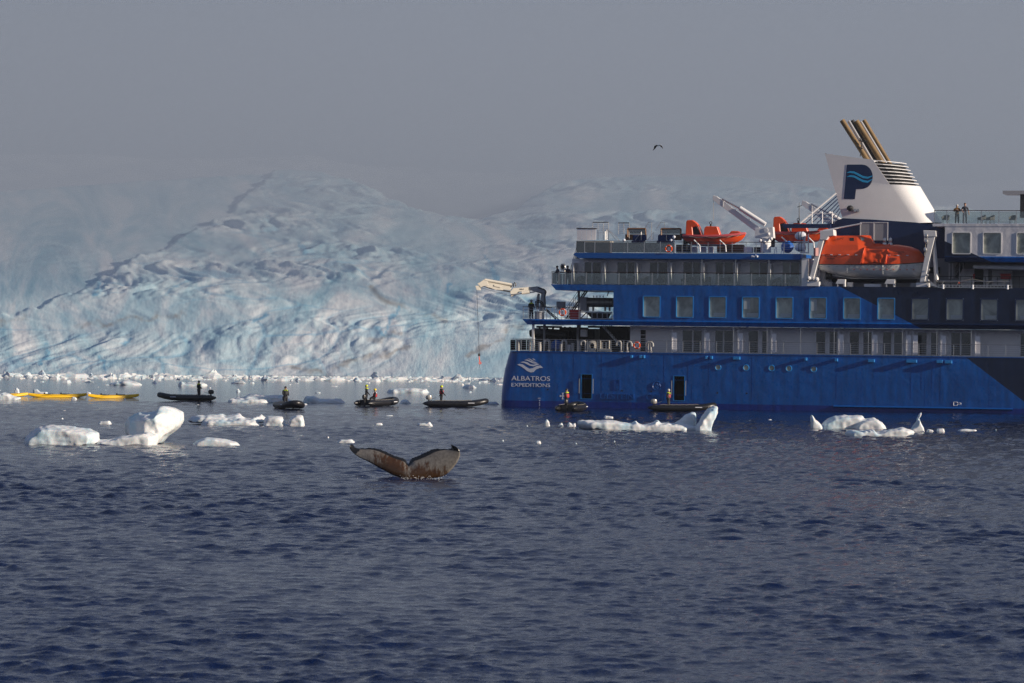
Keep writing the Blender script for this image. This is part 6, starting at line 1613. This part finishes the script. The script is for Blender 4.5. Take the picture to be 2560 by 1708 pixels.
berg('iceberg', 'pale floe floating behind the kayaks in front of the brash band', [([(259,961),(280,958),(300,955),(317,951),(330,955),(350,959),(356,963)], -2, 3)], 962.5, voxel=.2, rough=.1)
berg('iceberg', 'cluster of pale blue ice blocks behind the leftmost inflatable driver', [([(445,965),(448,958),(455,953),(462,958),(470,956),(480,958),(500,955),(518,960),(518,965)], -2, 2)], 964.5, voxel=.2, rough=.12)
berg('iceberg', 'snowy floe behind the two inflatables left of the ship stern', [([(962,980),(975,974),(1000,971),(1020,973),(1040,970),(1060,974),(1066,971),(1076,981)], -2, 3)], 981, voxel=.17, rough=.1)
berg('iceberg', 'shaded ice ridge behind the bow on inflatable boat', [([(566,1007),(578,996),(600,994),(622,986),(645,990),(690,990),(712,991),(720,1000),(735,1006)], .5, 4), ([(566,1007),(574,998),(600,999),(640,998),(665,1001),(676,1007)], -1, 1)], 1006.5, voxel=.13, rough=.1)
berg('iceberg', 'low bluish shaded ice ridge between the second and third inflatables', [([(755,1008),(764,993),(778,991),(795,1000),(830,1000),(850,997),(872,1008)], -1, 3)], 1007.5, voxel=.13, rough=.1)
berg('iceberg', 'low bluish ice lump directly right of the two person inflatable', [([(996,1010),(1004,1002),(1018,1001),(1032,1010)], -1, 2)], 1009.5, voxel=.1, rough=.08)
berg('iceberg', 'low bluish ice lump between the silver motored inflatable and the stern', [([(1195,1012),(1215,1006),(1240,1007),(1258,1013)], 1, 4)], 1012.5, voxel=.1, rough=.07)
berg('iceberg', 'white ice chunk at the left edge in front of the first kayak', [([(-20,1000),(-10,986),(10,982),(22,985),(30,990),(50,994),(53,997),(34,1001)], -1, 1.6)], 1000, voxel=.11, rough=.09)
small = [
 ('small upright ice lump behind the first kayak', [(35,984),(38,972),(42,969),(47,974),(51,984)], 984), ('broken ice chunk behind the left end of the middle kayak', [(80,984),(84,974),(92,973),(100,980),(118,980),(124,985)], 985),
 ('little ice pieces between the middle and right kayaks', [(211,985),(218,979),(226,981),(230,985)], 985), ('small white ice chunk in front of the middle kayak', [(172,999),(182,992),(190,994),(198,999)], 999),
 ('small flat ice piece right of centre before the fourth inflatable', [(1040,1065),(1045,1059),(1065,1058),(1074,1054),(1080,1061),(1089,1065)], 1065), ('thin scrap of ice left of the flat piece, mid water', [(928,1063),(940,1058),(955,1058),(960,1063)], 1063),
 ('bluish low ice sliver above the left whale fluke', [(824,1107),(850,1099),(880,1099),(906,1107)], 1107), ('tiny ice bit left of the bluish sliver', [(815,1096),(820,1090),(826,1096)], 1096),
 ('small ice bit right of the whale fluke tip', [(1250,1104),(1257,1099),(1264,1104)], 1104), ('flat ice scrap just below the first hull door', [(1504,1044),(1512,1039),(1532,1042),(1536,1045)], 1045),
 ('small upright ice lump left of the long peaked floe', [(1360,1066),(1362,1052),(1367,1048),(1373,1054),(1377,1066)], 1066), ('pointed ice piece between the upright lump and the long floe', [(1392,1066),(1398,1060),(1405,1056),(1412,1066)], 1066),
 ('jagged ice piece touching the left end of the long floe', [(1414,1067),(1422,1056),(1430,1061),(1438,1057),(1443,1067)], 1067), ('faint ice bit left of the upright lump', [(1310,1066),(1318,1062),(1324,1066)], 1066),
 ('small ice piece in open water below the long floe', [(1335,1111),(1340,1103),(1350,1103),(1356,1111)], 1111), ('second small ice piece below the long floe', [(1433,1110),(1440,1106),(1450,1110)], 1110), ('third small ice piece below the long floe', [(1529,1106),(1536,1100),(1544,1106)], 1106),
 ('small rounded ice lump right of the spire', [(2338,1080),(2344,1073),(2358,1072),(2364,1080)], 1080), ('low ice crumbs at the foot of the spire', [(2310,1080),(2320,1073),(2332,1076),(2338,1080)], 1080), ('flat ice sliver far right before the hull', [(2376,1076),(2400,1073),(2440,1074),(2446,1077)], 1077), ('tiny ice bit far right before the navy hull', [(2485,1076),(2490,1072),(2495,1076)], 1076),
 ('flat ice scrap behind the left iceberg hump', [(235,1060),(250,1053),(275,1052),(284,1060)], 1060), ('tiny ice bit above the left iceberg hump', [(150,1049),(156,1044),(162,1049)], 1049), ('small flat floe scrap in front of the rightmost kayak', [(303,999),(312,995),(320,999)], 999),
]
for lab, pl, w in small: berg('ice_chunk', lab, [(pl, -.35, .45)], w, 'small ice chunks', voxel=.05, rough=.03, cat='ice chunk', smooth=3)

# brash ice band along the glacier foot: larger lumps one by one, the crumbs as one mass
def lump_mesh(i, spiky):
    rr = random.Random(i); g = MB(); n = 9
    rings = []
    for (s, z) in ((1.0, -.3), (1.0, .02), (.86, .22), (.55, .38 + .25*spiky), (.14, .48 + .55*spiky)):
        rings.append([(s*math.cos(2*math.pi*k/n)*rr.uniform(.75, 1.15) + (.15*spiky if z > .3 else 0), .6*s*math.sin(2*math.pi*k/n)*rr.uniform(.75, 1.15), z*rr.uniform(.75, 1.2) if z > .1 else z) for k in range(n)])
    g.loft(rings); me = bpy.data.meshes.new('ice_lump'); me.from_pydata(g.v, [], g.f); me.update(); me.materials.append(m_ice)
    return me
LM = [lump_mesh(i, (i % 4) / 3) for i in range(10)]
rb = random.Random(3)
for i in range(120):
    px_ = rb.uniform(-30, 1262); D_ = rb.uniform(462, 494) if i < 112 else rb.uniform(375, 455)
    s = rb.choice((.25, .35, .45, .6)) if i > 40 else rb.uniform(.5, 1.0)
    if i >= 120: s = rb.uniform(.2, .45)
    p = at_dist(px_, 900, D_)
    o = bpy.data.objects.new('brash_ice_lump', LM[rb.randrange(10)]); COL.objects.link(o)
    o.location = (p.x, D_, 0); o.rotation_euler = (0, 0, rb.uniform(0, 6)); o.scale = (s*rb.uniform(1, 2.1), s, s*rb.uniform(.45, 1.1))
    prop(o, 'small white lump of brash ice floating along the glacier foot', 'ice lump', 'brash ice lumps along the glacier foot')
def crumbs():
    vs, fs = [], []
    rr = np.random.default_rng(9)
    N = 950
    for i in range(N):
        f = rr.random()
        D_ = 498 - 45*abs(rr.normal(0, .40)) if f < .96 else rr.uniform(375, 480)
        if f >= .985: D_ = 275 + abs(rr.normal(0, 35))
        x = rr.uniform(-.16, .006 if D_ > 300 else .12) * D_
        s = rr.lognormal(-1.6, .5) * (1.0 if D_ > 430 else .5)
        w, dp, h = s*rr.uniform(1, 2.6), s, s*rr.uniform(.25, .8)
        o = len(vs); a = rr.uniform(-.3, .3)
        base = [(-w, -dp), (w*a, -dp*1.2), (w, -dp*.3), (w*.7, dp), (-w*.6, dp*.9)]
        vs += [(x + u, D_ + v, -.05) for u, v in base] + [(x + u*.62 + rr.uniform(-.1, .1)*w, D_ + v*.6, h*rr.uniform(.6, 1.1)) for u, v in base]
        fs += [(o+k, o+(k+1) % 5, o+5+(k+1) % 5, o+5+k) for k in range(5)] + [tuple(o+5+k for k in range(5))]
    o = mesh_obj('brash_ice', vs, fs, m_ice); prop(o, 'band of crumbled white brash ice along the glacier foot', kind='stuff')
crumbs()

# ================================================================== WHALE FLUKE
def whale():
    W = lambda u, v: (820 + u*.1617, 1080 + v*.1617)
    left_l = [(1150,718),(1000,668),(900,612),(760,540),(600,450),(480,400),(400,345),(345,290),(320,255),(322,225),(335,200)]
    left_u = [(1215,470),(1195,428),(1130,400),(1030,375),(930,330),(830,285),(740,260),(650,250),(560,258),(470,260),(410,255),(388,218),(352,190)]
    right_l = [(1480,728),(1700,706),(1780,682),(1850,640),(1930,560),(1990,480),(2030,400),(2045,340),(2030,280),(1990,235),(1930,205),(1900,189)]
    right_u = [(1262,448),(1290,412),(1400,370),(1500,320),(1600,275),(1680,260),(1800,265),(1880,266),(1908,245),(1905,215),(1892,187)]
    def resamp(pts, n):
        a = np.array(pts, float); d = np.r_[0, np.cumsum(np.hypot(*np.diff(a, axis=0).T))]; t = np.linspace(0, d[-1], n)
        return np.stack([np.interp(t, d, a[:, 0]), np.interp(t, d, a[:, 1])], 1)
    n = 30
    cols = [(u, l, t, -1) for u, l, t in zip(resamp(left_u, n)[::-1], resamp(left_l, n)[::-1], np.linspace(1, 0, n))]
    cols.append((np.array((1241, 503)), np.array((1290, 745)), 0.0, 0))
    cols += [(u, l, t, 1) for u, l, t in zip(resamp(right_u, n), resamp(right_l, n), np.linspace(0, 1, n))]
    o0 = on_water(1027, 1197); sc = F / o0.y
    M_ = 12; rings = []; edge, brown = [], []
    for (u, l, t, s) in cols:
        ring, re, rb_ = [], [], []
        for k in range(2*M_):
            q = k if k <= M_ else 2*M_ - k                      # 0..M chord index, front then back
            c = q / M_
            p = l + (u - l)*c
            jag = (.9*math.sin(p[0]*.13) + 1.1*noise.noise(Vector((p[0]*.06, 3, s)))) * 5 * max(0, c - .8)/.2
            px_, py_ = W(p[0], p[1] + jag)
            X = (px_ - 1027)/sc; Z = (1197 - py_ + (px_ - 1027)*math.tan(ROLL))/sc
            th = (.20*(1 - t)**1.2 + .035) * math.sin(math.pi*min(1, max(0.0, c*.92 + .06)))**.8 + .008
            Y = .55*t**1.5 * (1.0 if s < 0 else -.35) + .30*(c - .3)*(1 - .4*t) - .16*math.sin(c*math.pi)*(1 - t)*0
            Y += (-th if k <= M_ else th)
            ring.append((X, Y, Z))
            e = max(np.clip((c - .82)/.09, 0, 1), np.clip((t - .76)/.10, 0, 1), np.clip((.05 - c)/.04, 0, 1)*(1 if s < 0 else .25), 1.0 if k > M_ else 0)
            re.append(e)
            if s <= 0: b = np.clip(1.1 - abs(t - .22)/.42, 0, 1) * (1.1 - .35*c)
            else: b = np.clip(1.0 - t/.55, 0, 1)*np.clip(.95 - c*1.05, 0, 1)*1.5
            rb_.append(b)
        rings.append(ring); edge += re; brown += rb_
    g = MB(); g.loft(rings)
    # tail stock below the surface
    g.loft([[(X0 + a*math.cos(w), .25 + b*math.sin(w), z) for w in np.linspace(0, 2*math.pi, 13)[:-1]] for X0, a, b, z in ((.30, .34, .22, .25), (.30, .40, .34, -.1), (.28, .46, .45, -.6), (.2, .6, .6, -1.6))])
    m = bpy.data.materials.new('whale_skin'); m.use_nodes = True
    nn, l = m.node_tree.nodes, m.node_tree.links; p = nn['Principled BSDF']; p.inputs['Roughness'].default_value = .22
    t_ = nn.new('ShaderNodeTexCoord')
    mp = nn.new('ShaderNodeMapping'); mp.inputs['Scale'].default_value = (2.2, 1, .8); mp.inputs['Rotation'].default_value = (0, R(25), 0); l.new(t_.outputs['Object'], mp.inputs['Vector'])
    z1 = nn.new('ShaderNodeTexNoise'); z1.inputs['Scale'].default_value = 3.2; z1.inputs['Detail'].default_value = 8; z1.inputs['Roughness'].default_value = .68; l.new(mp.outputs[0], z1.inputs['Vector'])
    ab = nn.new('ShaderNodeAttribute'); ab.attribute_name = 'brown'; ae = nn.new('ShaderNodeAttribute'); ae.attribute_name = 'edge'
    def M(op, a, b):
        x = nn.new('ShaderNodeMath'); x.operation = op
        for k, w in enumerate((a, b)):
            if isinstance(w, float): x.inputs[k].default_value = w
            else: l.new(w, x.inputs[k])
        return x.outputs[0]
    def ramp_(v, a, b): r_ = nn.new('ShaderNodeMapRange'); l.new(v, r_.inputs['Value']); r_.inputs['From Min'].default_value, r_.inputs['From Max'].default_value = a, b; return r_.outputs[0]
    fb = ramp_(M('ADD', z1.outputs['Fac'], M('MULTIPLY', ab.outputs['Fac'], .40)), .58, .76)
    z3 = nn.new('ShaderNodeTexNoise'); z3.inputs['Scale'].default_value = 9; z3.inputs['Detail'].default_value = 4; l.new(t_.outputs['Object'], z3.inputs['Vector'])
    fe = ramp_(M('ADD', M('MULTIPLY', z3.outputs['Fac'], .55), ae.outputs['Fac']), .62, .85)
    gr = nn.new('ShaderNodeMix'); gr.data_type = 'RGBA'; gr.inputs['A'].default_value = (.06, .05, .045, 1); gr.inputs['B'].default_value = (.26, .245, .22, 1); l.new(z3.outputs['Fac'], gr.inputs['Factor'])
    br = nn.new('ShaderNodeMix'); br.data_type = 'RGBA'; br.inputs['A'].default_value = (.02, .010, .005, 1); br.inputs['B'].default_value = (.075, .033, .008, 1); l.new(z3.outputs['Fac'], br.inputs['Factor'])
    a1 = nn.new('ShaderNodeMix'); a1.data_type = 'RGBA'; l.new(fb, a1.inputs['Factor']); l.new(gr.outputs['Result'], a1.inputs['A']); l.new(br.outputs['Result'], a1.inputs['B'])
    a2 = nn.new('ShaderNodeMix'); a2.data_type = 'RGBA'; l.new(fe, a2.inputs['Factor']); l.new(a1.outputs['Result'], a2.inputs['A']); a2.inputs['B'].default_value = (.010, .009, .008, 1)
    l.new(a2.outputs['Result'], p.inputs['Base Color'])
    nv = len(edge)
    me = bpy.data.meshes.new('whale'); me.from_pydata(g.v, [], g.f); me.update()
    me.attributes.new('edge', 'FLOAT', 'POINT').data.foreach_set('value', np.array(edge + [.6]*(len(g.v) - nv), dtype=np.float32))
    me.attributes.new('brown', 'FLOAT', 'POINT').data.foreach_set('value', np.array(brown + [1]*(len(g.v) - nv), dtype=np.float32))
    bm = bmesh.new(); bm.from_mesh(me); bmesh.ops.recalc_face_normals(bm, faces=bm.faces); bm.to_mesh(me); bm.free()
    o = link('whale', me, m, None, True); o.location = o0
    prop(o, 'humpback whale tail fluke, white and brown beneath, lifted above the dark water', 'whale')
    # splash crumbs of foam round the base
    rr = np.random.default_rng(4); vs, fs = [], []
    for i in range(260):
        x = rr.normal(.15, .85); y = -.25 + rr.normal(0, .3); z = abs(rr.normal(0, .07)); s = rr.uniform(.006, .02)
        q = len(vs); vs += [(x + s, y, z), (x - s, y, z), (x, y + s, z), (x, y - s, z), (x, y, z + s), (x, y, z - s)]
        fs += [(q+a, q+b, q+c) for a, b, c in ((0,2,4),(2,1,4),(1,3,4),(3,0,4),(2,0,5),(1,2,5),(3,1,5),(0,3,5))]
    f = mesh_obj('splash', vs, fs, mat('foam', (.7, .72, .75), .6)); f.location = o0; prop(f, 'drops of white spray where the fluke meets the water', kind='stuff')
whale()

# ================================================================== BIRD
def bird():
    b = empty('seabird', at_dist(1648, 364, 262)); prop(b, 'black and white seabird flying with drooped wings above the ship', 'bird')
    s = 262/8400
    m_bw, m_bb = mat('bird_white', (.75, .74, .70), .7), mat('bird_black', (.01, .01, .012), .7)
    g = MB(); g.tube([(-.10, .10, -.02), (-.05, .06, 0), (.02, .0, .02), (.09, -.08, .01), (.13, -.14, .02), (.15, -.18, .01)], [.008, .045, .06, .05, .035, .006], 10); bo = g.build('body', m_bw, b, True)
    g = MB(); g.tube([(-.10, .10, -.02), (-.16, .18, -.03)], [.02, .035], 6); g.build('tail', m_bb, bo)
    def wing(pts):
        g = MB(); rings = []
        for (x0, z0), (x1, z1), y, th in pts: rings.append([(x0, y-.02, z0), ((x0+x1)/2, y-.03, (z0+z1)/2 + th), (x1, y+.03, z1), ((x0+x1)/2, y+.01, (z0+z1)/2 - th)])
        g.loft(rings); return g.build('wing', m_bb, b, True)
    P = lambda u, v: ((u - 1150)*.05957*s, (380 - v)*.05957*s)
    wing([(P(1060, 345), P(1090, 400), 0, .02), (P(940, 405), P(1050, 420), .05, .02), (P(930, 490), P(990, 510), .1, .012), (P(878, 600), P(900, 585), .14, .004)])
    wing([(P(1200, 350), P(1170, 395), 0, .02), (P(1265, 395), P(1200, 420), -.05, .02), (P(1300, 470), P(1260, 470), -.08, .01), (P(1306, 528), P(1296, 522), -.1, .004)])
bird()
